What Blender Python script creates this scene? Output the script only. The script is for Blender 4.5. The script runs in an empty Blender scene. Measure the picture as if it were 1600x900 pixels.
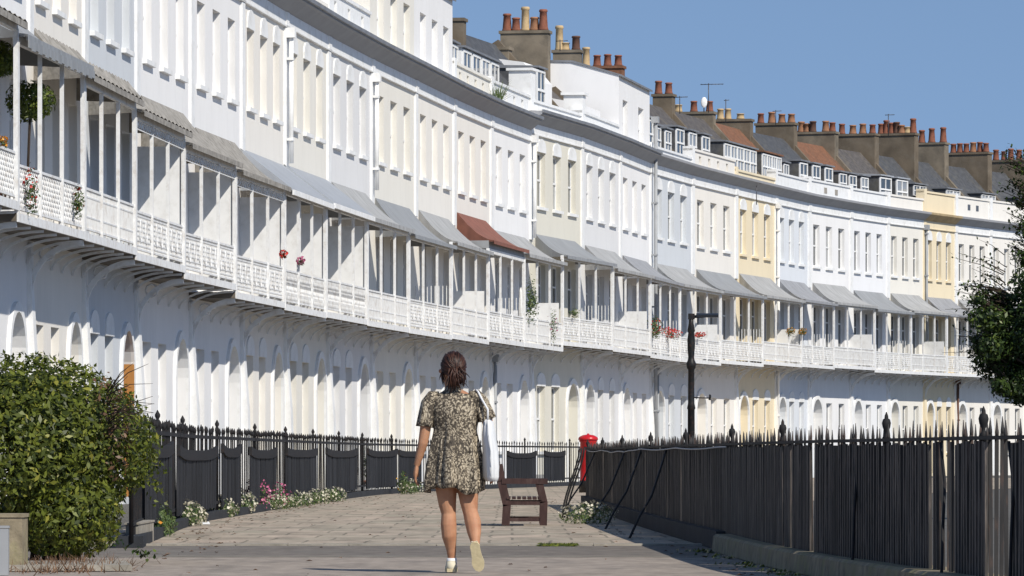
import bpy, bmesh, math, random
from mathutils import Vector, Matrix
R = math.radians
random.seed(7)
S = bpy.context.scene
COL = S.collection

# ------------------------------------------------------------------ camera, sky, sun, exposure
F_PX = 8000.0; CAM_H = 0.87
cd = bpy.data.cameras.new('camera'); cam = bpy.data.objects.new('camera', cd); COL.objects.link(cam)
cam.location = (0, 0, CAM_H); cam.rotation_euler = (R(90), 0, 0)
cd.sensor_width = 36; cd.lens = 36*F_PX/1600; cd.shift_y = 262/1600; cd.clip_end = 3000; cd.clip_start = 0.5
S.camera = cam
SUN_EL = R(41); PHI = R(53)                 # sun behind the camera's right shoulder
sun_dir = Vector((math.cos(PHI)*math.cos(SUN_EL), -math.sin(PHI)*math.cos(SUN_EL), math.sin(SUN_EL)))
w = bpy.data.worlds.new('World'); S.world = w; w.use_nodes = True
nt = w.node_tree; nt.nodes.clear()
out = nt.nodes.new('ShaderNodeOutputWorld'); bg = nt.nodes.new('ShaderNodeBackground')
sky = nt.nodes.new('ShaderNodeTexSky'); sky.sky_type = 'NISHITA'; sky.sun_disc = False
sky.sun_elevation = SUN_EL; sky.sun_rotation = math.atan2(sun_dir.x, sun_dir.y)
sky.air_density = 1.0; sky.dust_density = 0.15; sky.ozone_density = 1.9; sky.altitude = 300
tc = nt.nodes.new('ShaderNodeTexCoord'); mp = nt.nodes.new('ShaderNodeMapping'); mp.vector_type = 'POINT'
mp.inputs['Location'].default_value = (0, 0, 0.24)
nt.links.new(tc.outputs['Generated'], mp.inputs['Vector'])
nrm = nt.nodes.new('ShaderNodeVectorMath'); nrm.operation = 'NORMALIZE'
nt.links.new(mp.outputs[0], nrm.inputs[0]); nt.links.new(nrm.outputs[0], sky.inputs[0])
nt.links.new(sky.outputs[0], bg.inputs[0]); bg.inputs[1].default_value = 0.125
nt.links.new(bg.outputs[0], out.inputs[0])
sl = bpy.data.lights.new('sun', 'SUN'); sl.energy = 4.5; sl.angle = R(0.53); sl.color = (1.0, 0.945, 0.85)
so = bpy.data.objects.new('sun', sl); COL.objects.link(so)
so.rotation_euler = (-sun_dir).to_track_quat('-Z', 'Y').to_euler()
S.view_settings.view_transform = 'Standard'; S.view_settings.look = 'None'
S.view_settings.gamma = 1; S.view_settings.exposure = 0.0; S.view_settings.use_curve_mapping = False
S.cycles.max_bounces = 6; S.cycles.diffuse_bounces = 3; S.cycles.glossy_bounces = 3
S.cycles.transparent_max_bounces = 8

# ------------------------------------------------------------------ materials
def mat(name, col, rough=0.8, var=0.12, scale=3.0, bump=0.0, bscale=40.0, metal=0.0, spec=0.3, dirt=None, dirt_amt=0.0, dscale=1.5, stretch=(1,1,1)):
    m = bpy.data.materials.new(name); m.use_nodes = True
    t = m.node_tree; n = t.nodes; b = n['Principled BSDF']
    b.inputs['Roughness'].default_value = rough; b.inputs['Metallic'].default_value = metal
    b.inputs['Specular IOR Level'].default_value = spec
    tc = n.new('ShaderNodeTexCoord'); mpn = n.new('ShaderNodeMapping'); mpn.inputs['Scale'].default_value = stretch
    t.links.new(tc.outputs['Object'], mpn.inputs[0])
    nz = n.new('ShaderNodeTexNoise'); nz.inputs['Scale'].default_value = scale; nz.inputs['Detail'].default_value = 6
    t.links.new(mpn.outputs[0], nz.inputs['Vector'])
    rp = n.new('ShaderNodeValToRGB')
    rp.color_ramp.elements[0].position = 0.3; rp.color_ramp.elements[1].position = 0.7
    rp.color_ramp.elements[0].color = (*[c*(1-var) for c in col], 1); rp.color_ramp.elements[1].color = (*[min(1, c*(1+var*0.6)) for c in col], 1)
    t.links.new(nz.outputs['Fac'], rp.inputs[0]); src = rp.outputs[0]
    if dirt:
        n2 = n.new('ShaderNodeTexNoise'); n2.inputs['Scale'].default_value = dscale; n2.inputs['Detail'].default_value = 8; n2.inputs['Roughness'].default_value = .65
        t.links.new(mpn.outputs[0], n2.inputs['Vector'])
        r2 = n.new('ShaderNodeValToRGB'); r2.color_ramp.elements[0].position = .5; r2.color_ramp.elements[1].position = .72
        r2.color_ramp.elements[0].color = (0,0,0,1); r2.color_ramp.elements[1].color = (dirt_amt,)*3+(1,)
        t.links.new(n2.outputs['Fac'], r2.inputs[0])
        mx = n.new('ShaderNodeMixRGB'); t.links.new(r2.outputs[0], mx.inputs[0]); t.links.new(src, mx.inputs[1]); mx.inputs[2].default_value = (*dirt, 1)
        src = mx.outputs[0]
    t.links.new(src, b.inputs['Base Color'])
    if bump:
        n3 = n.new('ShaderNodeTexNoise'); n3.inputs['Scale'].default_value = bscale; n3.inputs['Detail'].default_value = 4
        t.links.new(mpn.outputs[0], n3.inputs['Vector'])
        bp = n.new('ShaderNodeBump'); bp.inputs['Strength'].default_value = bump; bp.inputs['Distance'].default_value = .01
        t.links.new(n3.outputs['Fac'], bp.inputs['Height']); t.links.new(bp.outputs[0], b.inputs['Normal'])
    return m

def stucco(name, col):
    return mat(name, col, .88, .035, 1.0, .2, 30, dirt=tuple(c*.70 for c in col), dirt_amt=.22, dscale=1.6, stretch=(1.2, 1.2, .5))
WALLS = dict(
    white=stucco('stucco_white', (.82,.81,.80)), warm=stucco('stucco_warm_white', (.81,.775,.715)),
    ivory=stucco('stucco_ivory', (.78,.75,.68)), cream=stucco('stucco_cream', (.76,.70,.60)), beige=stucco('stucco_beige', (.70,.67,.58)),
    yellow=stucco('stucco_yellow', (.79,.68,.485)), greyblue=stucco('stucco_grey_blue', (.61,.635,.66)),
    paleblue=stucco('stucco_pale_blue', (.70,.725,.755)), grey=stucco('stucco_light_grey', (.72,.715,.71)), coolwhite=stucco('stucco_cool_white', (.81,.81,.815)))
M = dict(
    trim=mat('white_trim_paint', (.83,.83,.82), .6, .05, 4, .1, dirt=(.45,.43,.38), dirt_amt=.35, dscale=3),
    iron_w=mat('white_painted_iron', (.80,.80,.79), .55, .08, 9, dirt=(.40,.33,.26), dirt_amt=.5, dscale=5),
    lead=mat('lead_gutter', (.20,.21,.23), .6, .2, 2, .2),
    soffit=mat('weathered_soffit_boards', (.34,.31,.27), .85, .3, 3, .3, stretch=(4,1,1)),
    slate=mat('slate_roof', (.085,.088,.095), .7, .35, 6, .5, 14, dirt=(.16,.15,.12), dirt_amt=.6, dscale=1.2),
    slate_b=mat('slate_roof_brown', (.11,.10,.095), .75, .35, 6, .5, 14, dirt=(.2,.17,.12), dirt_amt=.6),
    tile=mat('clay_tile_roof', (.22,.105,.06), .85, .3, 8, .5, 20, dirt=(.10,.08,.06), dirt_amt=.7),
    render_d=mat('dark_chimney_render', (.16,.128,.092), .95, .3, 1.5, .6, 12, dirt=(.22,.19,.15), dirt_amt=.6, dscale=1.2),
    render_l=mat('grey_chimney_render', (.21,.175,.13), .95, .3, 1.5, .6, 12, dirt=(.09,.08,.065), dirt_amt=.7, dscale=1.4),
    pot_r=mat('terracotta_pot', (.27,.105,.065), .9, .35, 5, .3, dirt=(.10,.06,.045), dirt_amt=.8),
    pot_o=mat('orange_clay_pot', (.36,.18,.10), .9, .35, 5, .3, dirt=(.14,.09,.065), dirt_amt=.8),
    pot_t=mat('buff_clay_pot', (.55,.40,.22), .85, .2, 5, .3, dirt=(.2,.15,.1), dirt_amt=.5),
    pot_d=mat('sooty_clay_pot', (.13,.07,.05), .9, .25, 5, .3),
    canopy=mat('grey_zinc_canopy', (.30,.31,.32), .55, .15, 2, .25, 8, metal=.0, dirt=(.19,.19,.19), dirt_amt=.6, dscale=1.6, stretch=(3,.5,.5)),
    canopy_l=mat('pale_zinc_canopy', (.40,.40,.395), .6, .22, 2.5, .3, 8, dirt=(.22,.22,.21), dirt_amt=.7, dscale=2.2, stretch=(2.2,.5,.6)),
    canopy_s=mat('streaked_zinc_canopy', (.33,.335,.35), .6, .3, 3.5, .3, 8, dirt=(.17,.17,.175), dirt_amt=.7, dscale=2.8, stretch=(3,.4,.5)),
    canopy_b=mat('blue_grey_zinc_canopy', (.36,.38,.41), .5, .08, 2, .1, dirt=(.27,.29,.31), dirt_amt=.5),
    canopy_w=mat('weathered_canopy', (.33,.31,.28), .9, .3, 7, .6, 18, dirt=(.13,.12,.10), dirt_amt=.8, dscale=5),
    canopy_r=mat('rust_red_canopy', (.25,.105,.075), .75, .2, 4, .3, dirt=(.12,.07,.05), dirt_amt=.5),
    iron=mat('black_painted_iron', (.016,.016,.017), .75, .4, 9, dirt=(.10,.045,.025), dirt_amt=.22, dscale=14),
    iron_g=mat('worn_black_iron', (.035,.033,.032), .6, .4, 14, dirt=(.22,.12,.08), dirt_amt=.5, dscale=18, stretch=(1,1,.2)),
    board=mat('black_painted_boards', (.013,.014,.017), .8, .4, 10, .4, 30, dirt=(.06,.06,.065), dirt_amt=.5, dscale=6, stretch=(1,1,.15)),
    worn=mat('worn_black_boards', (.060,.055,.051), .7, .45, 26, .5, 40, dirt=(.30,.24,.20), dirt_amt=.75, dscale=22, stretch=(1,1,.10)),
    plinth=mat('dark_painted_plinth', (.030,.033,.038), .85, .3, 5, .3),
    stone=mat('pale_stone', (.34,.31,.26), .9, .25, 5, .5, 25, dirt=(.15,.14,.11), dirt_amt=.6, dscale=3),
    moss=mat('mossy_kerb_stone', (.30,.25,.17), .95, .4, 8, .8, 25, dirt=(.16,.17,.05), dirt_amt=.7, dscale=4),
    wood=mat('brown_stained_timber', (.055,.028,.024), .55, .35, 12, .3, 30, stretch=(1,1,.3), dirt=(.13,.09,.075), dirt_amt=.5, dscale=10),
    red=mat('post_box_red', (.50,.012,.016), .3, .06, 5, spec=.5),
    blackp=mat('gloss_black', (.012,.012,.013), .35, .2, 5, spec=.5),
    lampm=mat('lamp_black_paint', (.012,.013,.013), .45, .3, 12, .3, dirt=(.12,.05,.03), dirt_amt=.4, dscale=18),
    grey_metal=mat('grey_pipe', (.33,.34,.35), .5, .1, 4),
    aerial=mat('aerial_metal', (.10,.10,.11), .5, .1, 4, metal=.5),
    door_w=mat('door_pale_paint', (.62,.62,.60), .5, .05, 3), door_o=mat('door_orange_varnish', (.45,.22,.07), .45, .12, 6, stretch=(4,4,.4)),
    door_d=mat('door_dark_paint', (.10,.11,.13), .4, .1, 3), door_b=mat('door_blue_grey_paint', (.35,.38,.42), .5, .08, 3),
    curtain=mat('pale_blind', (.66,.65,.62), .9, .08, 3), rock=mat('grey_box', (.3,.3,.3), .9, .2, 5),
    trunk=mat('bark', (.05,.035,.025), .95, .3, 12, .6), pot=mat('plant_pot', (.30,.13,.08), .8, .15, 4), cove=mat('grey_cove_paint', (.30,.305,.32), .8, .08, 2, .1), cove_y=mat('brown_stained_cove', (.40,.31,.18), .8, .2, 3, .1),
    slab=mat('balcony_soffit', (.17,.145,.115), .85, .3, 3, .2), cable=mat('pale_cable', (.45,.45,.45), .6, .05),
)
def glassmat(name, col, rough=.06):
    m = bpy.data.materials.new(name); m.use_nodes = True; t = m.node_tree; b = t.nodes['Principled BSDF']
    b.inputs['Roughness'].default_value = rough; b.inputs['Specular IOR Level'].default_value = .8
    tc = t.nodes.new('ShaderNodeTexCoord'); nz = t.nodes.new('ShaderNodeTexNoise'); nz.inputs['Scale'].default_value = 1.1
    t.links.new(tc.outputs['Object'], nz.inputs[0])
    rp = t.nodes.new('ShaderNodeValToRGB'); rp.color_ramp.elements[0].color = (*[c*.5 for c in col], 1); rp.color_ramp.elements[1].color = (*[c*1.6 for c in col], 1)
    t.links.new(nz.outputs[0], rp.inputs[0]); t.links.new(rp.outputs[0], b.inputs['Base Color'])
    return m
def per_island(m, lo=.55, hi=1.35):
    t = m.node_tree; b = t.nodes['Principled BSDF']; src = b.inputs['Base Color'].links[0].from_socket
    g = t.nodes.new('ShaderNodeNewGeometry'); r = t.nodes.new('ShaderNodeMapRange'); r.inputs[3].default_value = lo; r.inputs[4].default_value = hi
    t.links.new(g.outputs['Random Per Island'], r.inputs[0]); x = t.nodes.new('ShaderNodeMixRGB'); x.blend_type = 'MULTIPLY'; x.inputs[0].default_value = 1
    t.links.new(src, x.inputs[1]); t.links.new(r.outputs[0], x.inputs[2]); t.links.new(x.outputs[0], b.inputs['Base Color'])
per_island(M['worn'], .6, 1.15); per_island(M['board'], .7, 1.4)
M['glass'] = glassmat('window_glass', (.05,.058,.066)); M['glass_l'] = glassmat('window_glass_net_curtain', (.26,.27,.28), .12)

def leafmat(name, c1, c2, c3=None, trans=.25):
    m = bpy.data.materials.new(name); m.use_nodes = True; t = m.node_tree; n = t.nodes; b = n['Principled BSDF']
    g = n.new('ShaderNodeNewGeometry'); rp = n.new('ShaderNodeValToRGB')
    rp.color_ramp.elements[0].color = (*c1, 1); rp.color_ramp.elements[1].color = (*c2, 1)
    if c3: e = rp.color_ramp.elements.new(.93); e.color = (*c3, 1); rp.color_ramp.elements[2].position = 1; rp.color_ramp.elements[1].position = .9; rp.color_ramp.elements[1].color = (*c2, 1); rp.color_ramp.elements[2].color = (*c3, 1)
    t.links.new(g.outputs['Random Per Island'], rp.inputs[0]); t.links.new(rp.outputs[0], b.inputs['Base Color'])
    b.inputs['Roughness'].default_value = .45; b.inputs['Specular IOR Level'].default_value = .35
    tr = n.new('ShaderNodeBsdfTranslucent'); t.links.new(rp.outputs[0], tr.inputs[0])
    mx = n.new('ShaderNodeMixShader'); mx.inputs[0].default_value = trans
    t.links.new(b.outputs[0], mx.inputs[1]); t.links.new(tr.outputs[0], mx.inputs[2]); t.links.new(mx.outputs[0], n['Material Output'].inputs[0])
    return m
M['leaf_hedge'] = leafmat('hedge_leaves', (.022,.036,.008), (.17,.20,.026), (.34,.32,.06), .3)
M['leaf_dark'] = leafmat('dark_tree_leaves', (.010,.020,.008), (.06,.10,.020), (.17,.22,.04), .25)
M['leaf_bay'] = leafmat('bay_leaves', (.03,.055,.012), (.17,.21,.03), None, .25)
M['leaf_plant'] = leafmat('plant_leaves', (.035,.07,.02), (.14,.19,.06), (.2,.2,.1), .25)
M['petal_w'] = leafmat('cream_petals', (.42,.38,.27), (.72,.68,.54), None, .2)
M['petal_p'] = leafmat('pink_petals', (.45,.08,.20), (.65,.22,.34), None, .2)
M['petal_r'] = leafmat('red_petals', (.5,.02,.02), (.7,.07,.05), None, .2)
M['petal_o'] = leafmat('orange_petals', (.55,.18,.02), (.75,.40,.05), None, .2)
M['dry'] = leafmat('dry_leaves', (.10,.05,.03), (.22,.13,.07), None, .1)

# ------------------------------------------------------------------ mesh building helpers
class MB:
    def __init__(s): s.v = []; s.f = []; s.sm = []
    def quad(s, a, b, c, d):
        i = len(s.v); s.v += [a, b, c, d]; s.f.append((i, i+1, i+2, i+3)); s.sm.append(False); return s
    def poly(s, pts):
        i = len(s.v); s.v += list(pts); s.f.append(tuple(range(i, i+len(pts)))); s.sm.append(False); return s
    def box(s, x0, x1, y0, y1, z0, z1):
        i = len(s.v)
        s.v += [(x0,y0,z0),(x1,y0,z0),(x1,y1,z0),(x0,y1,z0),(x0,y0,z1),(x1,y0,z1),(x1,y1,z1),(x0,y1,z1)]
        for f in ((0,3,2,1),(4,5,6,7),(0,1,5,4),(1,2,6,5),(2,3,7,6),(3,0,4,7)): s.f.append(tuple(i+k for k in f)); s.sm.append(False)
        return s
    def bar(s, p, q, wd, hg=None, up=(0,0,1)):
        p = Vector(p); q = Vector(q); d = (q-p).normalized(); hg = hg or wd
        u = Vector(up)
        if abs(d.dot(u)) > .98: u = Vector((1,0,0))
        a = d.cross(u).normalized()*(wd/2); b = a.cross(d).normalized()*(hg/2)
        i = len(s.v)
        for c in (p, q): s.v += [tuple(c-a-b), tuple(c+a-b), tuple(c+a+b), tuple(c-a+b)]
        for f in ((0,3,2,1),(4,5,6,7),(0,1,5,4),(1,2,6,5),(2,3,7,6),(3,0,4,7)): s.f.append(tuple(i+k for k in f)); s.sm.append(False)
        return s
    def tube(s, pts, rad, n=8, cap=True, sx=1.0):
        pts = [Vector(p) for p in pts]; rr = rad if isinstance(rad, (list, tuple)) else [rad]*len(pts)
        base = len(s.v); ref = None
        for k, p in enumerate(pts):
            d = (pts[min(k+1, len(pts)-1)]-pts[max(k-1, 0)]).normalized()
            if ref is None: ref = Vector((1,0,0)) if abs(d.x) < .9 else Vector((0,1,0))
            a = (ref-d*ref.dot(d)).normalized(); b = d.cross(a); ref = a
            for j in range(n):
                t = 2*math.pi*j/n; s.v.append(tuple(p+a*(math.cos(t)*rr[k]*sx)+b*(math.sin(t)*rr[k])))
        for k in range(len(pts)-1):
            for j in range(n):
                a0 = base+k*n+j; a1 = base+k*n+(j+1) % n
                s.f.append((a0, a1, a1+n, a0+n)); s.sm.append(True)
        if cap:
            s.f.append(tuple(base+j for j in reversed(range(n)))); s.sm.append(False)
            s.f.append(tuple(base+(len(pts)-1)*n+j for j in range(n))); s.sm.append(False)
        return s
    def lathe(s, cx, cy, prof, n=16):
        base = len(s.v)
        for (r, z) in prof:
            for j in range(n):
                t = 2*math.pi*j/n; s.v.append((cx+r*math.cos(t), cy+r*math.sin(t), z))
        for k in range(len(prof)-1):
            for j in range(n):
                a = base+k*n+j; b = base+k*n+(j+1) % n; s.f.append((a, b, b+n, a+n)); s.sm.append(True)
        s.f.append(tuple(base+j for j in reversed(range(n)))); s.sm.append(False)
        s.f.append(tuple(base+(len(prof)-1)*n+j for j in range(n))); s.sm.append(False)
        return s
    def ell(s, c, r, n=14, m=9, rot=None):
        base = len(s.v); c = Vector(c)
        for k in range(m+1):
            ph = math.pi*k/m
            for j in range(n):
                t = 2*math.pi*j/n
                v = Vector((r[0]*math.sin(ph)*math.cos(t), r[1]*math.sin(ph)*math.sin(t), r[2]*math.cos(ph)))
                if rot: v = rot @ v
                s.v.append(tuple(c+v))
        for k in range(m):
            for j in range(n):
                a = base+k*n+j; b = base+k*n+(j+1) % n; s.f.append((a, a+n, b+n, b)); s.sm.append(True)
        return s
    def prism(s, prof, x0, x1):            # profile in (y, z), swept along x
        i = len(s.v); n = len(prof)
        s.v += [(x0, y, z) for y, z in prof]+[(x1, y, z) for y, z in prof]
        for k in range(n):
            s.f.append((i+k, i+(k+1) % n, i+n+(k+1) % n, i+n+k)); s.sm.append(False)
        s.f.append(tuple(i+k for k in reversed(range(n)))); s.f.append(tuple(i+n+k for k in range(n))); s.sm += [False, False]
        return s
    def build(s, name, m, parent=None, loc=None, rotz=None, fixn=False):
        me = bpy.data.meshes.new(name); me.from_pydata([tuple(v) for v in s.v], [], s.f)
        if any(s.sm): me.polygons.foreach_set('use_smooth', s.sm)
        if fixn:
            b = bmesh.new(); b.from_mesh(me); bmesh.ops.recalc_face_normals(b, faces=b.faces); b.to_mesh(me); b.free()
        me.materials.append(m); me.update()
        o = bpy.data.objects.new(name, me); COL.objects.link(o)
        if parent: o.parent = parent
        if loc: o.location = loc
        if rotz is not None: o.rotation_euler = (0, 0, rotz)
        return o
def empty(name, loc=(0,0,0), rotz=0):
    o = bpy.data.objects.new(name, None); COL.objects.link(o); o.location = loc; o.rotation_euler = (0, 0, rotz); o.empty_display_size = .3; return o
def tag(o, label=None, cat=None, group=None, kind=None):
    if label: o['label'] = label
    if cat: o['category'] = cat
    if group: o['group'] = group
    if kind: o['kind'] = kind
    return o
def inst(name, me, parent, loc=(0,0,0), scale=(1,1,1), rotz=0):
    o = bpy.data.objects.new(name, me); COL.objects.link(o); o.parent = parent; o.location = loc; o.scale = scale
    if rotz: o.rotation_euler = (0,0,rotz)
    return o
def on_ground(x, y, z=0.0):                # where a point of known height stands, from its bearing
    d = (CAM_H-z)*F_PX/(y-712.0); return ((x-800)/F_PX*d, d)
def at(x, d): return ((x-800)/F_PX*d, d)

def leaves(mb, c, r, n, size, shell=.55, aspect=.45, lump=.25, seed=0, cutz=None):
    rnd = random.Random(seed+991); c = Vector(c)
    lumps = [Vector((rnd.gauss(0,1), rnd.gauss(0,1), rnd.gauss(0,1))).normalized() for _ in range(14)]
    k = 0
    while k < n:
        d = Vector((rnd.gauss(0,1), rnd.gauss(0,1), rnd.gauss(0,1))).normalized()
        bulge = 1+lump*(max(d.dot(l) for l in lumps)*2-1.55)
        rad = (shell+(1-shell)*rnd.random()**.6)*bulge
        p = Vector((c.x+d.x*r[0]*rad, c.y+d.y*r[1]*rad, c.z+d.z*r[2]*rad))
        k += 1
        if cutz is not None and p.z < cutz: continue
        nrm = (d+Vector((rnd.gauss(0,.55), rnd.gauss(0,.55), rnd.gauss(0,.55)+.25))).normalized()
        a = nrm.cross(Vector((rnd.gauss(0,1), rnd.gauss(0,1), rnd.gauss(0,1)))).normalized(); b = nrm.cross(a)
        L = size*(.45+1.1*rnd.random())/2; W = L*aspect*2*.5
        mb.poly([tuple(p-a*L), tuple(p+b*W+a*L*.1), tuple(p+a*L), tuple(p-b*W+a*L*.1)])

# ------------------------------------------------------------------ the ground
def ground_mat():
    m = mat('earth_and_tarmac', (.12,.115,.105), .95, .2, .8, .3); return m
def flag_mat():
    m = bpy.data.materials.new('flagstones'); m.use_nodes = True; t = m.node_tree; n = t.nodes; b = n['Principled BSDF']
    b.inputs['Roughness'].default_value = .85
    tc = n.new('ShaderNodeTexCoord')
    nz = n.new('ShaderNodeTexNoise'); nz.inputs['Scale'].default_value = .9; nz.inputs['Detail'].default_value = 3
    t.links.new(tc.outputs['Object'], nz.inputs[0])
    sub = n.new('ShaderNodeVectorMath'); sub.operation = 'SUBTRACT'; sub.inputs[1].default_value = (.5,.5,.5); t.links.new(nz.outputs['Color'], sub.inputs[0])
    sc = n.new('ShaderNodeVectorMath'); sc.operation = 'SCALE'; sc.inputs['Scale'].default_value = .09; t.links.new(sub.outputs[0], sc.inputs[0])
    ad = n.new('ShaderNodeVectorMath'); ad.operation = 'ADD'; t.links.new(tc.outputs['Object'], ad.inputs[0]); t.links.new(sc.outputs[0], ad.inputs[1])
    br = n.new('ShaderNodeTexBrick'); t.links.new(ad.outputs[0], br.inputs['Vector'])
    br.inputs['Scale'].default_value = 1.0; br.inputs['Brick Width'].default_value = .62; br.inputs['Row Height'].default_value = 1.7; br.offset = .37
    br.inputs['Mortar Size'].default_value = .016; br.inputs['Color1'].default_value = (.50,.41,.33,1); br.inputs['Color2'].default_value = (.37,.33,.26,1)
    br.inputs['Mortar'].default_value = (.24,.21,.165,1); br.inputs['Bias'].default_value = 0
    n2 = n.new('ShaderNodeTexNoise'); n2.inputs['Scale'].default_value = 2.2; n2.inputs['Detail'].default_value = 8; n2.inputs['Roughness'].default_value = .7
    mpn = n.new('ShaderNodeMapping'); mpn.inputs['Scale'].default_value = (1, .35, 1); t.links.new(tc.outputs['Object'], mpn.inputs[0]); t.links.new(mpn.outputs[0], n2.inputs[0])
    rp = n.new('ShaderNodeValToRGB'); rp.color_ramp.elements[0].position = .35; rp.color_ramp.elements[0].color = (.55,.54,.52,1); rp.color_ramp.elements[1].position = .7; rp.color_ramp.elements[1].color = (1.18,1.16,1.12,1)
    t.links.new(n2.outputs[0], rp.inputs[0])
    mx = n.new('ShaderNodeMixRGB'); mx.blend_type = 'MULTIPLY'; mx.inputs[0].default_value = 1
    t.links.new(br.outputs['Color'], mx.inputs[1]); t.links.new(rp.outputs[0], mx.inputs[2]); t.links.new(mx.outputs[0], b.inputs['Base Color'])
    bp = n.new('ShaderNodeBump'); bp.inputs['Strength'].default_value = .5; bp.inputs['Distance'].default_value = .02; t.links.new(n2.outputs[0], bp.inputs['Height']); t.links.new(bp.outputs[0], b.inputs['Normal'])
    return m
g = MB().quad((-600,-50,-.012),(600,-50,-.012),(600,1500,-.012),(-600,1500,-.012)).build('ground', ground_mat()); tag(g, kind='structure')
# promenade of flagstones: strips that follow the railings and the fence
RAIL_PX = [(205,856),(230,843),(300,817),(380,803),(460,790),(530,780),(600,772),(700,766.5),(780,763),(850,760.5),(905,758.5),(960,757),(1010,755.5)]
RAIL = [on_ground(*p) for p in RAIL_PX]
FENCE = [(3.35,22.0),(2.92,28.6),(2.80,30.4),(2.56,34.0),(2.30,37.5),(2.13,42.0),(2.02,47.0),(1.86,54.0),(1.70,62.0),(1.55,72.0),(1.42,82.0),(1.33,90.0)]
def lat_at(line, d):
    if d <= line[0][1]: return line[0][0]
    for a, b in zip(line, line[1:]):
        if a[1] <= d <= b[1]: return a[0]+(b[0]-a[0])*(d-a[1])/(b[1]-a[1])
    a, b = line[-2], line[-1]; return b[0]+(b[0]-a[0])*(d-b[1])/(b[1]-a[1])
prom = MB(); ds = [49.6,56,64,72,80,90,102,116,131,158,175,200]
for a, b in zip(ds, ds[1:]):
    la, lb = lat_at(RAIL, a)-.6, lat_at(RAIL, b)-.6
    if a >= 170: la = 2.0; lb = 2.0
    ra = lat_at(FENCE, a) if a < 90 else 4+ (a-90)*.2
    rb = lat_at(FENCE, b) if b <= 90 else 4+ (b-90)*.2
    if a == 90: ra = 4
    prom.quad((la,a,0),(ra,a,0),(rb,b,0),(lb,b,0))
tag(prom.build('pavement', flag_mat()), kind='structure')
m_dark = mat('dark_tarmac', (.175,.152,.13), .9, .25, 5, .5, 60, dirt=(.17,.16,.14), dirt_amt=.7, dscale=1.2, stretch=(1,.35,1))
m_lite = mat('smooth_tarmac', (.33,.28,.235), .9, .22, 6, .4, 90, dirt=(.15,.135,.12), dirt_amt=.7, dscale=1.6, stretch=(1,.3,1))
tag(MB().quad((-4.6,44.3,-.002),(2.1,44.3,-.002),(1.95,49.55,-.002),(-4.6,49.55,-.002)).build('road', m_dark), kind='structure')
tag(MB().quad((-9,12,-.006),(3.6,12,-.006),(2.15,44.2,-.006),(-9,44.2,-.006)).build('path', m_lite), kind='structure')
tag(MB().quad((-4.6,44.2,-.0015),(2.05,44.2,-.0015),(2.05,44.5,-.0015),(-4.6,44.5,-.0015)).build('road_line', M['stone']), kind='structure')
kb = MB(); rnd = random.Random(3); x = -4.6
while x < 1.9:
    L = .5+.35*rnd.random(); kb.box(x, min(x+L-.012, 1.95), 49.55, 49.86, -.01, .012+.006*rnd.random()); x += L
tag(kb.build('kerb', M['stone']), kind='structure')

# ------------------------------------------------------------------ houses
HC = 9.6
B = [(-190,90.5),(-70,98.7),(42,106.9),(128,114.8),(210,123),(295,131.6),(375,140.2),(443,148.6),(510,157.2),(578,166.2),(647,175.6),(707,184.9),
     (765,193.8),(827,202.8),(907,212),(967,221.5),(1015,231),(1080,241),(1148,250.6),(1210,259.5),(1262,267.2),(1327,275),(1385,281.5),(1442,287.2),
     (1491,292.2),(1545,297.5),(1600,302.8),(1660,308)]
P = []
for x, iv in B:
    d = F_PX*HC*iv*1e-5; P.append(Vector(((x-800)/F_PX*d, d, 0)))
# wall colour, attic, canopy, door, look in words
H = [
 ('white','plain','corr','w','white terrace house nearest the camera, past the left edge of the photo'),
 ('white','plain','slate','w','white house with the potted bay trees on its balcony, leftmost in view'),
 ('warm','plain','corr','w','warm white house with a rippled glassy canopy, left of the grey blue house'),
 ('greyblue','plain','corr','o','grey blue stucco house with the orange arched door'),
 ('white','plain','weather','w','bright white house with mottled canopy, right of the house with the orange door'),
 ('white','plain','weather','w','white house with a plain mottled canopy, left of the long smooth grey canopy'),
 ('warm','plain','smooth','w','warm white house under the near half of the long smooth blue grey canopy'),
 ('ivory','recess','smooth','w','ivory house under the far half of the long smooth grey canopy'),
 ('grey','balus','zinc','b','pale grey house with pierced parapet, left of the first full attic storey'),
 ('ivory','storey','zinc','w','ivory house with three cream windows in its full attic storey'),
 ('warm','storey','zinc','b','warm white house at the end of the double attic storey'),
 ('warm','strip','rust','w','warm white house with the rust red canopy'),
 ('white','strip','zinc','w','white house with white dormers, just right of the rust red canopy house'),
 ('beige','gables','zinc','w','olive beige house with three white arches over its upper windows'),
 ('grey','low','zinc','w','light grey house with white arches, left of the lone white attic storey'),
 ('white','storey2','zinc','w','white house carrying the lone two windowed attic storey'),
 ('greyblue','casement','zinc','w','blue grey house right of the tall grey drainpipe'),
 ('warm','balus2','zinc','w','warm white house with pierced parapet, left of the nearer yellow house'),
 ('yellow','wide','zinc','w','nearer of the two yellow houses'),
 ('paleblue','tilewide','zinc','w','pale blue house right of the nearer yellow house'),
 ('white','balus3','zinc','w','white house with two vents in its parapet and three tall dormers'),
 ('coolwhite','small','zinc','w','cool white house with an open tilted dormer window'),
 ('ivory','bigdorm','zinc','w','ivory house with large glazed dormers, left of the farther yellow house'),
 ('yellow','slate','zinc','w','farther of the two yellow houses'),
 ('warm','slate2','zinc','w','warm white house with a small double vent in its parapet, near the tree'),
 ('warm','slate','zinc','w','warm white house half hidden behind the tree crown'),
 ('white','slate','zinc','w','last white house, behind the tree at the right edge'),
]
def interp(x, x0, y0, x1, y1): return y0+(y1-y0)*max(0, min(1, (x-x0)/(x1-x0)))

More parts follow.
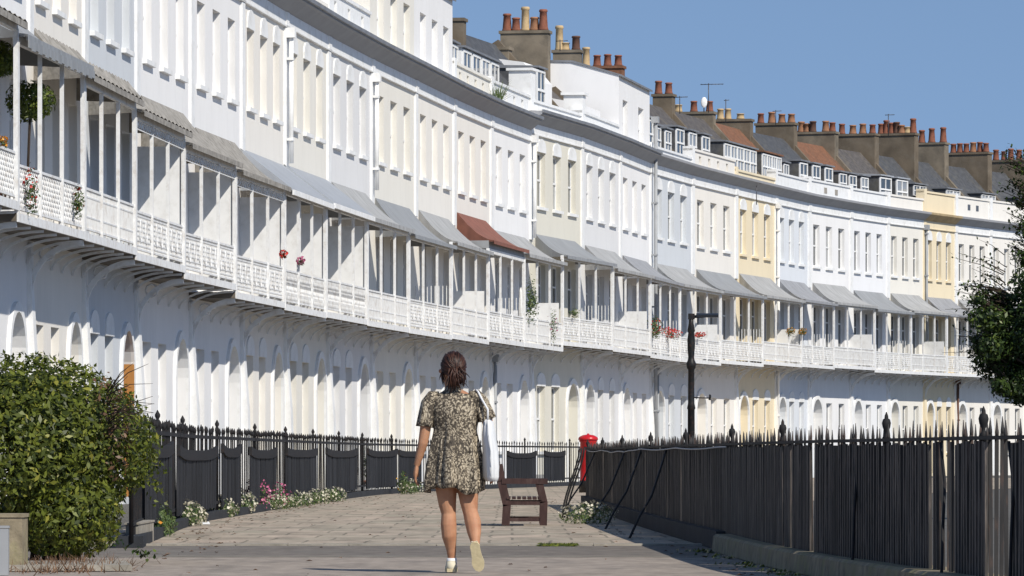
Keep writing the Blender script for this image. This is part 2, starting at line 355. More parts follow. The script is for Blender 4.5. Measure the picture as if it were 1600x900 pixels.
# shared unit window meshes (width 1, real height)
def sash_mesh(h, kind='sash'):
    f = MB(); t = .055
    f.box(0,t,0,.06,0,h); f.box(1-t,1,0,.06,0,h); f.box(t,1-t,0,.06,0,t); f.box(t,1-t,0,.06,h-t,h)
    if kind == 'sash':
        f.box(t,1-t,-.02,.05,h/2-.03,h/2+.03); f.box(.485,.515,.005,.05,t,h-t)
    elif kind == 'french':
        f.box(.47,.53,-.01,.05,t,h-t); f.box(t,1-t,.002,.05,h*.72,h*.72+.05); f.box(t,1-t,.004,.05,.5,.56)
    elif kind == 'tall':
        f.box(t,1-t,0,.05,h*.5,h*.5+.06)
    o = f.build('window', M['trim']); me = o.data; bpy.data.objects.remove(o); return me
def pane_mesh(h, m):
    f = MB().box(.03,.97,.022,.03,.03,h-.03); o = f.build('pane', m); me = o.data; bpy.data.objects.remove(o); return me
WM = {}
for nm, h, k in (('up',1.68,'sash'),('first',2.34,'french'),('gr',2.0,'sash'),('att',1.4,'sash'),('dorm',.95,'sash')):
    WM[nm] = (sash_mesh(h, k), pane_mesh(h, M['glass']), pane_mesh(h, M['glass_l']))
rw = random.Random(21)
def unit(name, mb, m):
    o = mb.build(name, m); me = o.data; bpy.data.objects.remove(o); return me
SILL = {'sill_w': unit('sill', MB().box(-.07,1.07,-.24,-.13,-.09,-.002), M['trim']), 'sill_y': unit('sill', MB().box(-.07,1.07,-.24,-.13,-.09,-.002), WALLS['yellow'])}
ARCH = {}
def arch_mesh(h):
    if h not in ARCH: ab = MB(); arch_prism(ab, -.03, 1.03, h+.004, h+.42, -.18, -.15); ARCH[h] = unit('window_arch', ab, M['trim'])
    return ARCH[h]
def add_window(root, nm, x, y, z, wd, light=None, sill=None, arch=0):
    o = inst('window', WM[nm][0], root, (x, y, z), (wd, 1, 1))
    l = rw.random() < .4 if light is None else light
    inst('pane', WM[nm][2 if l else 1], o)
    if sill: inst('sill', SILL[sill], o)
    if arch: inst('window_arch', arch_mesh(arch), o)
    return o
def wall_mesh(w, z0, z1, holes, depth=.22, mb=None, yy=0.0):
    """facade at local y=yy (street is -y) with real openings; holes=(x0,x1,za,zb,arch)"""
    mb = mb or MB()
    xs = sorted({0.0, w, *[h[0] for h in holes], *[h[1] for h in holes]}); zs = sorted({z0, z1, *[h[2] for h in holes], *[h[3] for h in holes]})
    for a, b in zip(xs, xs[1:]):
        for c, d in zip(zs, zs[1:]):
            xm, zm = (a+b)/2, (c+d)/2
            if any(h[0] < xm < h[1] and h[2] < zm < h[3] for h in holes): continue
            mb.quad((a,yy,c),(b,yy,c),(b,yy,d),(a,yy,d))
    for h in holes:
        x0, x1, za, zb = h[:4]; arch = len(h) > 4 and h[4]
        if not arch:
            D = yy+depth
            mb.quad((x0,yy,za),(x0,D,za),(x0,D,zb),(x0,yy,zb)); mb.quad((x1,yy,za),(x1,yy,zb),(x1,D,zb),(x1,D,za))
            mb.quad((x0,yy,zb),(x0,D,zb),(x1,D,zb),(x1,yy,zb)); mb.quad((x0,yy,za),(x1,yy,za),(x1,D,za),(x0,D,za))
        else:
            D = yy+depth*1.6; r = (x1-x0)/2; cx = (x0+x1)/2; hh = min(r*1.25, .75); zc = zb-hh; n = 12
            pts = [(cx-r*math.cos(math.pi*k/n), zc+hh*math.sin(math.pi*k/n)) for k in range(n+1)]
            for (xa, z_a), (xb, z_b) in zip(pts, pts[1:]):
                mb.quad((xa,yy,z_a),(xb,yy,z_b),(xb,yy,zb),(xa,yy,zb)) if abs(xb-xa) > 1e-6 else None
                mb.quad((xa,yy,z_a),(xa,D,z_a),(xb,D,z_b),(xb,yy,z_b))
            mb.quad((x0,yy,za),(x0,D,za),(x0,D,zc),(x0,yy,zc)); mb.quad((x1,yy,za),(x1,yy,zc),(x1,D,zc),(x1,D,za))
    return mb
def arch_prism(mb, x0, x1, zb, zt, y0, y1, point=True):
    cx = (x0+x1)/2; r = (x1-x0)/2; n = 8; pts = [(x0, zb)]
    zc = zb+(zt-zb)*.35
    for k in range(n+1):
        t = math.pi*k/n; pts.append((cx-r*math.cos(t), zc+(zt-zc)*math.sin(t)))
    pts.append((x1, zb))
    i = len(mb.v); m_ = len(pts)
    mb.v += [(x, y0, z) for x, z in pts]+[(x, y1, z) for x, z in pts]
    mb.f.append(tuple(i+k for k in range(m_))); mb.sm.append(False)
    for k in range(m_): mb.f.append((i+k, i+m_+k, i+m_+(k+1) % m_, i+(k+1) % m_)); mb.sm.append(False)

STK = {13:(2.3,3.7,13.9,'  '),14:(2.3,3.9,15.0,'RoTrR'),15:(2.4,3.35,14.95,'d bT'),16:(2.5,4.05,15.0,'rrrT'),17:(2.35,3.1,14.5,'rr'),18:(2.4,4.0,14.3,'rrb'),19:(2.3,3.75,14.4,' b tt'),20:(2.3,3.95,14.65,'ooor'),21:(2.2,3.95,14.6,'ro doo'),22:(2.1,3.85,14.8,'roor'),23:(1.75,3.6,15.05,'RbodrRr'),24:(2.0,3.35,14.9,'RRR'),25:(1.65,3.6,14.7,'rrorrr'),26:(1.6,3.5,14.6,'rrrrr')}
POT = {}
def pot_mesh(kind):
    if kind in POT: return POT[kind]
    r = {'r':(.14,.12,.46,'pot_r'),'o':(.155,.13,.44,'pot_o'),'t':(.14,.12,.45,'pot_t'),'T':(.14,.125,.80,'pot_t'),'d':(.14,.13,.5,'pot_d'),'R':(.155,.12,.68,'pot_r'),'b':(.15,.14,.26,'pot_t')}[kind]
    p = MB().lathe(0,0,[(r[0]*1.15,0),(r[0]*1.1,.06),(r[0],.09),(r[1],r[2]*.86),(r[1]*1.2,r[2]*.88),(r[1]*1.2,r[2]*.95),(r[1],r[2]),(r[1]*.75,r[2]),(r[1]*.7,r[2]-.12)],12)
    o = p.build('chimney_pot', M[r[3]]); me = o.data; bpy.data.objects.remove(o); POT[kind] = me; return me
def add_stack(root, x, y0, y1, zb, zt, pots, m='render_d', th=.55):
    s = MB().box(x-th/2, x+th/2, y0, y1, zb, zt-.1); s.box(x-th/2-.05, x+th/2+.05, y0-.05, y1+.05, zt-.097, zt)
    st = s.build('chimney_stack', M[m], root)
    n = len(pots)
    for k, c in enumerate(pots):
        if c == ' ': continue
        yy = y0+.18+(y1-y0-.36)*(k/(n-1) if n > 1 else .5)
        sc = .85+.3*rw.random()
        inst('chimney_pot', pot_mesh(c), st, (x+rw.uniform(-.1,.1), yy, zt), (1.0, 1.0, sc))
    return st
def dormer(root, x0, x1, y0, y1, z0, z1, roof='lead', win=1, tall=False):
    if i >= 16: z1 = min(z1, z0+1.12); y1 = min(y1, y0+1.25)
    d = MB(); d.box(x0, x1, y0, y1, z0, z1); o = d.build('dormer', M['slate'] if not tall or i >= 16 else M['trim'], root)
    r = MB().prism([(y0-.12,z1+.003),(y0-.12,z1+.06),(y1,z1+.13),(y1,z1+.003)], x0-.07, x1+.07); r.build('dormer_roof', M[roof], o)
    h = z1-z0-.1; wd = (x1-x0-.04)/win
    for k in range(win):
        wo = inst('window', WM['dorm'][0], o, (x0+.02+k*wd, y0-.06, z0+.05), (wd-.02, 1, h/.95)); wo.name = 'window'
    gl = MB()
    for k in range(win): gl.box(x0+.05+k*wd, x0-.03+(k+1)*wd, y0-.03, y0-.022, z0+.1, z1-.1)
    gl.build('pane', M['glass_l'] if rw.random() < .5 else M['glass'], o)
    return o
def pattern_rail(mb, x0, x1, y, z0, z1, style):
    L = x1-x0; t = .02
    mb.box(x0, x1, y-.025, y+.025, z1-.04, z1); mb.box(x0, x1, y-.02, y+.02, z0, z0+.035)
    if style == 'diamond':
        n = max(6, int(L/.16)); dx = L/n; h = (z1-z0-.075)/4
        for k in range(n):
            for j in range(4):
                za = z0+.035+j*h
                mb.bar((x0+k*dx, y, za), (x0+(k+1)*dx, y, za+h), .016, .022, (0,1,0)); mb.bar((x0+(k+1)*dx, y+.004, za), (x0+k*dx, y+.004, za+h), .016, .022, (0,1,0))
    elif style == 'bars':
        n = int(L/.085)
        for k in range(1, n): mb.box(x0+L*k/n-.011, x0+L*k/n+.011, y-.011, y+.011, z0+.03, z1-.03)
        mb.box(x0, x1, y-.014, y+.014, z0+.2, z0+.225); mb.box(x0, x1, y-.014, y+.014, z1-.16, z1-.135)
    elif style == 'wave':
        n = int(L/.2); dx = L/n
        for k in range(n):
            for s_ in (-1, 1):
                pts = [(x0+dx*(k+.5)+s_*dx*.46*math.sin(j/12*math.pi*3), y+.003*s_, z0+.03+(z1-z0-.06)*j/12) for j in range(13)]
                for p, q in zip(pts, pts[1:]): mb.bar(p, q, .024, .028, (0,1,0))
    elif style == 'grid':
        n = int(L/.13); dx = L/n
        for k in range(1, n): mb.box(x0+dx*k-.009, x0+dx*k+.009, y-.01, y+.01, z0+.03, z1-.03)
        for j in range(1, 8): zz = z0+(z1-z0)*j/8; mb.box(x0, x1, y-.013, y+.013, zz-.012, zz+.012)
        k = 0
        while k < n-2:
            cx = x0+dx*(k+1.5)
            mb.tube([(cx+.13*math.cos(a/10*2*math.pi), y-.01, (z0+z1)/2+.2*math.sin(a/10*2*math.pi)) for a in range(11)], .014, 4, False); k += 5

FLV = [4.5,4.33,4.32,4.24,4.13,3.97,3.93,3.95,3.93,3.92,3.95,4.03,4.03,4.22,4.18,4.12,4.12,4.2,4.3,4.32,4.38,4.3,4.3,4.3,4.3,4.3,4.3]
EV = [7.28,7.10,6.95,6.80,6.62,6.50,6.50,6.52,6.48,6.40,6.50,6.62,6.73,6.96,6.84,6.8,6.79,6.83,6.88,6.93,7.0,6.92,6.97,6.97,6.97,6.97,6.97]
house_objs = []
for i, (wc, attic, can, door, label) in enumerate(H):
    a, b = P[i], P[i+1]; xpx = B[i][0]; xm = (B[i][0]+B[i+1][0])/2
    t = b-a; w_ = t.length; ang = math.atan2(t.y, t.x)
    root = empty('terrace_house', tuple(a), ang); tag(root, label, 'house', 'stucco houses of the curving white terrace')
    house_objs.append((root, w_, ang))
    up = 0.23 if i >= 13 else 0.0
    ZT = 10.47+up
    Fl = FLV[i]+.13; EAVE = EV[i]
    pj = interp(xm, 300, .92, 1100, 1.08)
    wm = WALLS[wc]; coloured = wc in ('greyblue','yellow','paleblue','grey','beige') or i == 7
    fr = [(.15,.30),(.45,.60),(.75,.90)]
    if i > 14: fr = [(.13,.28),(.43,.58),(.73,.88)]
    holes = []
    z2, z2t = 8.27+up, 9.95+up
    for p, q in fr: holes.append((p*w_, q*w_, z2, z2t))
    z1_, z1t = Fl+.06, Fl+2.40
    for p, q in fr: holes.append((p*w_-.04, q*w_+.04, z1_, z1t))
    door_last = i <= 13
    gw = [(.14,.29),(.42,.57)] if door_last else [(.44,.58),(.74,.88)]
    gd = (.72,.94) if door_last else (.10,.32)
    for p, q in gw: holes.append((p*w_, q*w_, 1.0, 3.0))
    holes.append((gd[0]*w_, gd[1]*w_, 0.12, 3.15, True))
    wl = wall_mesh(w_, -.3, ZT, holes).build('wall', wm, root)
    # building body behind
    MB().box(.01, w_-.01, .36, 9.0, -.3, ZT+.3).build('rear_wall', WALLS['cream'], root)
    arched = coloured or i == 6; sm_ = 'sill_w' if wc != 'yellow' else 'sill_y'
    for p, q in fr:
        add_window(root, 'up', p*w_, .15, z2, (q-p)*w_, None, sm_, 1.68 if arched else 0)
        add_window(root, 'first', p*w_-.04, .15, z1_, (q-p)*w_+.08, rw.random() < .12)
    for p, q in gw: add_window(root, 'gr', p*w_, .15, 1.0, (q-p)*w_, None, sm_, 2.0 if arched else 0)
    # door with arched surround
    x0, x1 = gd[0]*w_, gd[1]*w_
    dm = {'w':'door_w','o':'door_o','b':'door_b','d':'door_d'}[door]
    dd = MB().box(x0-.02, x1+.02, .30, .345, .1, 3.15)
    for (u0,u1,v0,v1) in ((.12,.44,.15,.95),(.56,.88,.15,.95),(.12,.44,1.1,1.95),(.56,.88,1.1,1.95)):
        dd.box(x0+(x1-x0)*u0, x0+(x1-x0)*u1, .28, .302, .1+v0, .1+v1)
    do = dd.build('door', M[dm], root)
    if door == 'o': MB().box(x1-.035, x1-.003, -.055, .29, .1, 2.55).build('door_lining', M['door_o'], do)
    MB().tube([((x0+(x1-x0)*.85), .26, 1.15),((x0+(x1-x0)*.85), .235, 1.15)], .035, 8).build('handle', M['grey_metal'], do)
    ds_ = MB(); n = 12; r_ = (x1-x0)/2; cx = (x0+x1)/2; hh = min(r_*1.25, .75); zc = 3.15-hh
    for s_ in (-1, 1): ds_.box(cx+s_*(r_+.07)-.07, cx+s_*(r_+.07)+.07, -.06, .0, 0, zc)
    for k in range(n):
        t0, t1 = math.pi*k/n, math.pi*(k+1)/n
        pa = [(cx-rr*math.cos(tt), zc+h2*math.sin(tt)) for rr, h2, tt in ((r_,hh,t0),(r_+.14,hh+.16,t0),(r_+.14,hh+.16,t1),(r_,hh,t1))]
        ds_.poly([(x,-.06,z) for x, z in reversed(pa)]); ds_.quad((pa[1][0],-.06,pa[1][1]),(pa[2][0],-.06,pa[2][1]),(pa[2][0],0,pa[2][1]),(pa[1][0],0,pa[1][1]))
        ds_.quad((pa[0][0],-.06,pa[0][1]),(pa[3][0],-.06,pa[3][1]),(pa[3][0],0,pa[3][1]),(pa[0][0],0,pa[0][1]))
    ds_.build('door_surround', M['trim'], root)
    # pilaster at the party line, base course
    pm_ = M['trim'] if wc != 'yellow' or i == 18 else wm
    MB().prism([(.002,-.2),(.002,Fl-.2),(-.06,Fl-.2),(-.07,Fl-.9),(-.17,1.8),(-.21,-.2)], 0.0, min(.30, .06*w_)).build('buttress', pm_, root, fixn=True)
    MB().box(0.0, min(.40, .07*w_), -.055, .002, Fl+3.1, ZT-.05).build('pilaster', pm_, root)
    MB().box(-.01, min(.42, .075*w_), -.075, .002, ZT-.04, ZT+.3).build('pilaster_head', pm_, root)
    # frieze band, shaded cove, gutter lip
    fz = MB().box(0, w_, -.05, .01, ZT+.0, ZT+.30); fz.box(0, w_, -.075, .01, ZT-.035, ZT+.0)
    fz.build('frieze', M['trim'] if wc != 'yellow' or i == 18 else wm, root)
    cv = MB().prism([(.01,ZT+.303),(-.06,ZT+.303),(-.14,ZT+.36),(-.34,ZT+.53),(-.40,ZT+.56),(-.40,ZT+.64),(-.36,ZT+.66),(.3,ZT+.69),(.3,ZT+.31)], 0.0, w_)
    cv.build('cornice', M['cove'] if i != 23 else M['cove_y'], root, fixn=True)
    if i < 16: MB().box(0, w_, -.372, -.05, ZT+.655, ZT+.70).build('cornice_capping', M['trim'], root)
    if i < 16: MB().prism([(-.405,ZT+.60),(-.46,ZT+.61),(-.46,ZT+.70),(-.405,ZT+.70)], 0, w_).build('gutter', M['lead'], root, fixn=True)
    PZ = ZT+.66
    # ---- attic and roof
    stackm = 'render_d' if i % 3 else 'render_l'
    def parapet(h, holesn=0, mtl=None):
        pm = mtl or (wm if wc == 'yellow' else WALLS['warm'] if wc in ('warm','ivory') else M['trim'])
        hl = []
        if holesn:
            for k in range(holesn):
                c = w_*(.2+.62*(k/(max(1, holesn-1))))
                hl.append((c-.2, c+.2, PZ+.12, PZ+h-.14))
        p = wall_mesh(w_, PZ-.05, PZ+h, hl, .24)
        p.box(0, w_, -.05, .30, PZ+h, PZ+h+.08)
        if not hl: p.quad((0,.24,PZ-.05),(0,.24,PZ+h),(w_,.24,PZ+h),(w_,.24,PZ-.05))
        else: wall_mesh(w_, PZ-.05, PZ+h, hl, .001, p, .24)
        p.build('parapet', pm, root)
        MB().box(-.0, .34, -.07, .32, PZ-.04, PZ+h+.16).build('parapet_pier', M['trim'] if wc != 'yellow' else wm, root)
    def mansard(rm, zr=13.75+up, y0=.45, yr=2.75):
        z0 = PZ-.02; prof = [(y0,z0),(y0+.02,z0+.15),(yr,zr),(6.6,z0+.2),(6.6,z0-.4),(y0,z0-.4)]
        MB().prism(prof, .12, w_-.12).build('roof', M[rm], root, fixn=True)
        cp = MB()
        pr = [(y0-.1,z0-.1),(y0-.08,z0+.25),(yr-.08,zr+.16),(6.6,z0+.4),(6.6,z0-.4),(y0-.1,z0-.4)]
        cp.prism(pr, w_-.118, w_+.118); cp.build('party_wall', M[stackm], root, fixn=True)
    pots = ['rordr','ot T','rrrT','rr','brb','tbt','oror','ooTro','rodod','dRoror','RRR','rrorr','rrrr'][i % 13]
    sy0, sy1, sz = 2.2, 3.9, 13.75+up
    if attic in ('storey','storey2'):
        hl = []
        fw = fr if attic == 'storey' else [(.12,.28),(.62,.80)]
        for p, q in fw: hl.append((p*w_, q*w_, 11.25+up*.5, 12.65+up*.5))
        zt2 = 13.5
        am = WALLS['ivory'] if i == 9 else WALLS['white']
        aw = wall_mesh(w_, PZ-.05, zt2, hl, .22)
        dep = 4.6
        aw.poly([(0,0,PZ-.05),(0,dep,PZ-.05),(0,dep,zt2+.55),(0,1.6,zt2+.45),(0,0,zt2)])
        aw.poly([(w_,0,PZ-.05),(w_,0,zt2),(w_,1.6,zt2+.45),(w_,dep,zt2+.55),(w_,dep,PZ-.05)]); aw.quad((0,dep,PZ-.05),(w_,dep,PZ-.05),(w_,dep,zt2+.55),(0,dep,zt2+.55))
        ao = aw.build('attic_wall', am, root)
        for h in hl: add_window(root, 'att', h[0], .15, h[2], h[1]-h[0], None, 'sill_w')
        MB().prism([(-.1,zt2-.04),(-.1,zt2+.03),(1.55,zt2+.52),(dep+.1,zt2+.62),(dep+.1,zt2+.56),(1.6,zt2+.455),(0,zt2+.003)], -.04, w_+.04).build('attic_roof', M['lead'], root, fixn=True)
        if i in STK: add_stack(root, w_, STK[i][0], STK[i][1], PZ, STK[i][2], STK[i][3], 'render_l')
    elif attic == 'recess':
        parapet(.3); aw = MB().box(.02, w_-.02, 1.3, 4.6, PZ-.1, 13.6); aw.build('attic_wall', WALLS['cream'], root)
    elif attic == 'balus':
        parapet(.72, 3); aw = MB().box(.02, w_-.02, 1.2, 4.6, PZ-.1, 13.6); ao = aw.build('attic_wall', WALLS['grey'], root)
        for p, q in fr: add_window(root, 'att', p*w_, 1.14, 11.7, (q-p)*w_, False)
    elif attic == 'strip':
        parapet(.62, 4 if i == 11 else 4, WALLS['ivory'] if i == 11 else None); mansard('slate')
        n = 4
        for k in range(n):
            x0 = w_*(.06+.225*k); dormer(root, x0, x0+w_*.2, .9, 2.9, PZ+.25, PZ+1.65, 'lead', 1, True)
        if i == 12: add_stack(root, w_, 2.0, 2.6, PZ, 14.2, ' ', 'render_d')
    elif attic == 'gables':
        parapet(.30); mansard('slate')
        MB().box(.25, .95, .02, .7, PZ-.02, PZ+1.25).box(.18, 1.02, -.05, .77, PZ+1.252, PZ+1.33).build('parapet_pedestal', M['trim'], root)
        dormer(root, w_*.42, w_*.58, .5, 2.8, PZ+.2, PZ+1.55, 'lead', 1, False)
        g_ = MB().prism([(.9,PZ),(.9,PZ+1.3),(1.4,PZ+1.9),(4.2,PZ+2.3),(4.2,PZ)], w_*.72, w_-.13); g_.build('gable_wall', WALLS['white'], root, fixn=True)
        add_stack(root, w_, STK[i][0], STK[i][1], PZ, STK[i][2], STK[i][3], 'render_l')
    elif attic == 'low':
        parapet(.42); mansard('slate_b', 13.0, .45, 2.2)
        MB().box(.3, .85, -.02, .6, PZ-.02, PZ+1.0).box(.22, .93, -.1, .68, PZ+1.002, PZ+1.09).build('parapet_pedestal', M['trim'], root)
        MB().prism([(.5,PZ),(.5,PZ+.9),(3.6,PZ+1.5),(3.6,PZ)], w_*.35, w_*.9).build('attic_extension', WALLS['white'], root, fixn=True)
        add_stack(root, w_-.3, STK[i][0], STK[i][1], PZ, STK[i][2], STK[i][3], 'render_l')
    else:
        rm = {'casement':'slate','balus2':'slate_b','wide':'slate_b','tilewide':'tile','balus3':'slate','small':'tile','bigdorm':'slate_b','slate':'slate','slate2':'slate','plain':'slate'}[attic]
        if attic == 'balus2': parapet(.55, 4)
        elif attic == 'balus3': parapet(.55, 0); [MB().box(w_*k-.2, w_*k+.2, -.014, .0, PZ+.15, PZ+.38).build('vent', M['soffit'], root) for k in (.42,.68)]
        elif attic == 'slate2': parapet(.85, 0); [MB().box(w_*k-.16, w_*k+.16, -.014, .0, PZ+.35, PZ+.6).build('vent', M['door_d'], root) for k in (.42,.66)]
        elif attic in ('slate',): parapet(.85)
        elif attic in ('casement','wide'): parapet(.22)
        else: parapet(.5 if attic != 'plain' else .6)
        mansard(rm)
        zb = PZ+.25
        if attic == 'casement':
            dormer(root, w_*.05, w_*.38, .5, 2.6, zb, zb+1.35, 'lead', 2, True); dormer(root, w_*.55, w_*.7, .7, 2.4, zb, zb+1.0); dormer(root, w_*.8, w_*.95, .7, 2.4, zb, zb+1.0)
        elif attic == 'balus2':
            for k in (.12,.4,.7): dormer(root, w_*k, w_*(k+.18), .8, 2.6, zb+.1, zb+1.25, 'lead', 1, True)
        elif attic == 'wide': dormer(root, w_*.1, w_*.9, .6, 2.6, zb, zb+1.3, 'lead', 5, True)
        elif attic == 'tilewide': dormer(root, w_*.06, w_*.62, .6, 2.6, zb, zb+1.35, 'tile', 4, True); dormer(root, w_*.76, w_*.92, .7, 2.4, zb, zb+.95)
        elif attic == 'balus3':
            for k in (.1,.4,.7): dormer(root, w_*k, w_*(k+.19), .55, 2.6, zb, zb+1.35, 'lead', 1, True)
        elif attic == 'small':
            for k in (.08,.34,.66): dormer(root, w_*k, w_*(k+.2), .6, 2.4, zb+.1, zb+1.0, 'lead', 1, k > .3)
        elif attic == 'bigdorm':
            for k in (.1,.55): dormer(root, w_*k, w_*(k+.32), .5, 2.8, zb, zb+1.55, 'canopy_b', 1, True)
        elif attic in ('slate','slate2'):
            dormer(root, w_*.3, w_*.7, .9, 2.8, zb+.5, zb+1.05, 'lead', 2)
        if i in STK: add_stack(root, w_, STK[i][0], STK[i][1], PZ, STK[i][2], STK[i][3], stackm if i != 16 else 'tile')
        else: add_stack(root, w_, 2.3, 3.9, PZ, 14.3, 'rror', stackm)

    # ---- balcony
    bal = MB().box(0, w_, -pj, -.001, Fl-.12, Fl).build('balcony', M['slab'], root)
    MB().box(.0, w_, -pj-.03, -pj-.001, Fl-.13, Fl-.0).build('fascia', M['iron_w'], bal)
    rl = MB(); style = ['diamond','diamond','bars','grid','grid','grid','wave','wave','bars','grid','bars','grid','bars','grid','bars','grid','grid'][i % 17]
    if i >= 17: style = 'grid' if i % 2 else 'bars'
    RZ = Fl+.74
    pattern_rail(rl, .02, w_-.02, -pj+.03, Fl+.06, RZ, style)
    rl.build('railing', M['iron_w'], bal)
    CF = EAVE; CW = Fl+3.3
    npost = 3
    for k in range(npost+(1 if i == len(H)-1 else 1)):
        px = .05+(w_-.1)*k/npost; tk = .024 if k not in (0, npost) else .04
        MB().box(px-tk, px+tk, -pj-.01-tk*.5, -pj+.04, Fl, CF-.1).build('post', M['iron_w'], bal)
    bm_ = MB().box(0, w_, -pj-.02, -pj+.06, CF-.13, CF-.0); bm_.build('top_beam', M['iron_w'], bal)
    if i in (3,4,5):                                        # scrollwork under the canopy
        sc_ = MB(); n = int(w_/.3)
        for k in range(n):
            cx = .15+k*.3; sc_.tube([(cx+.10*math.cos(q/8*2*math.pi), -pj-.005, CF-.21+.06*math.sin(q/8*2*math.pi)) for q in range(9)], .013, 4, False)
        sc_.box(0, w_, -pj-.012, -pj+.012, CF-.30, CF-.28); sc_.build('scrollwork', M['iron_w'], bal)
    # curved iron brackets under the balcony
    nb = 6
    for k in range(nb):
        bx = .14+(w_-.24)*k/(nb-1); big = k == 0; rr = pj*.95; br = MB(); kk2 = .95 if big else .42
        pts = [(bx, -.02-rr*(1-math.cos(q/7*math.pi/2)), Fl-.16-rr*kk2*(1-math.sin(q/7*math.pi/2))) for q in range(8)]
        for p, q in zip(pts, pts[1:]): br.bar(p, q, .04 if not big else .09, .035 if not big else .06, (1,0,0))
        if big: br.bar((bx,-.03,Fl-.14),(bx,-.03,Fl-.2-rr),.06,.05); br.tube([(bx,-.3+.12*math.cos(a_/8*6.283),Fl-.34+.12*math.sin(a_/8*6.283)) for a_ in range(9)], .015, 4, False)
        br.build('bracket', M['iron_w'], bal)
    # dividing screens between the balconies
    if i in (3,4,5,6,7):
        MB().box(w_-.05, w_-.01, -pj+.06, -.003, Fl+.01, Fl+2.2).build('side_screen', M['trim'], bal)
        if i == 6: MB().box(w_*.45, w_*.45+.04, -pj+.06, -.003, Fl+.01, Fl+2.3).build('side_screen', M['trim'], bal)
    else:
        sr = MB(); pj2 = pj-.06
        for k in range(9): sr.box(w_-.03, w_-.01, -.05-pj2*k/9-.011, -.05-pj2*k/9+.011, Fl+.03, RZ+.55 if i >= 9 else RZ)
        sr.box(w_-.035, w_-.005, -pj2, -.003, RZ-.03, RZ); sr.build('side_railing', M['iron_w'], bal)
    if i >= 9 and i % 2 == 0: MB().box(w_-.075, w_-.04, -pj+.1, -.003, Fl+.01, Fl+1.35).build('side_screen', M['trim'], bal)
    # ---- canopy
    cm = {'corr':'canopy_w','slate':'canopy','weather':'canopy_w','smooth':'canopy_b','zinc':'canopy','rust':'canopy_r'}[can]
    if can == 'zinc': cm = ['canopy','canopy_l','canopy_s','canopy_l'][(i*7+1) % 4]
    c_ = MB(); lift = .22 if can == 'rust' else rw.uniform(-.02,.03)
    inset = 0 if can == 'smooth' else .075*w_; n = 7
    cw, cf = CW+lift*.9, CF+lift
    prof = []
    for k in range(n+1):
        u = k/n; yy = -.004-(pj+.16)*u
        zz = cf+(cw-cf)*((1-u)**1.7 if can != 'smooth' else (1-u))
        prof.append((u, yy, zz))
    segs = 1 if can != 'corr' else int(w_/.24)
    th = .035
    def cx_(u, e): return (inset*(1-u)*1.5) if e == 0 else w_-(inset*(1-u)*1.5)
    for (u0,y0,z0),(u1,y1,z1) in zip(prof, prof[1:]):
        for s_ in range(segs):
            f0, f1 = s_/segs, (s_+1)/segs
            def X(u, f): return cx_(u,0)+(cx_(u,1)-cx_(u,0))*f
            dz = .035 if (segs > 1 and s_ % 2) else 0
            dz1 = .035 if (segs > 1 and (s_+1) % 2) else 0
            c_.quad((X(u0,f0),y0,z0+dz),(X(u1,f0),y1,z1+dz),(X(u1,f1),y1,z1+dz1),(X(u0,f1),y0,z0+dz1))
            c_.quad((X(u0,f0),y0,z0-th),(X(u0,f1),y0,z0-th),(X(u1,f1),y1,z1-th),(X(u1,f0),y1,z1-th))
    # ends (cheeks) and front lip
    for e in (0, 1):
        ring = [(cx_(u,e),y,z) for u,y,z in prof]; low = [(cx_(1,e)*(1) if True else 0, prof[-1][1], prof[-1][2]-th), (cx_(0,e), prof[0][1], cf-th)]
        c_.poly(ring+low if e else list(reversed(ring+low)))
    c_.quad((0,prof[-1][1],cf-.10),(w_,prof[-1][1],cf-.10),(w_,prof[-1][1],cf+.0),(0,prof[-1][1],cf+.0))
    c_.quad((0,prof[-1][1]+.02,cf-.10),(0,prof[-1][1]+.02,cf),(w_,prof[-1][1]+.02,cf),(w_,prof[-1][1]+.02,cf-.10))
    co = c_.build('canopy', M[cm], root)
    if lift > .08: MB().box(.02, w_-.02, -pj+.0, -.005, CF, cf-.005).build('canopy_base', M['trim'] if can != 'rust' else M['canopy'], co)
    if can in ('smooth',): MB().box(0, w_, -pj-.21, -pj-.17, cf-.13, cf-.02).build('valance', M['trim'], co)
    if can == 'slate':
        va = MB()
        for k in range(int(w_/.3)): va.box(.02+k*.3, .3+k*.3, -pj-.185, -pj-.165, cf-.20-.025*(k % 2), cf-.08)
        va.build('valance', M['canopy'], co)

# drainpipes belong to their houses
def pipe(i, x, z0, z1, m='trim', y=-.14, r=.055):
    p = MB().tube([(x,y,z0),(x,y,z1)], r, 8); z = z0+.5
    while z < z1: p.box(x-.09, x+.09, y-.06, -.05, z, z+.06); z += 1.8
    p.box(x-.12, x+.12, y-.1, -.05, z1, z1+.22)
    p.build('drainpipe', M[m], house_objs[i][0])
pipe(7, .2, 7.4, 10.2); pipe(9, .2, 7.5, 10.2); pipe(13, .12, 7.5, 10.4); pipe(16, .1, .1, 12.4, 'grey_metal', -.2, .06); pipe(19, .1, .1, 10.5); pipe(23, .1, 4.5, 10.6, 'grey_metal'); pipe(12, .15, .1, 3.6, 'grey_metal'); pipe(24, .1, .1, 4.0, 'pot_d')
pipe(16, .9, .1, 3.7, 'grey_metal', -.12, .045)

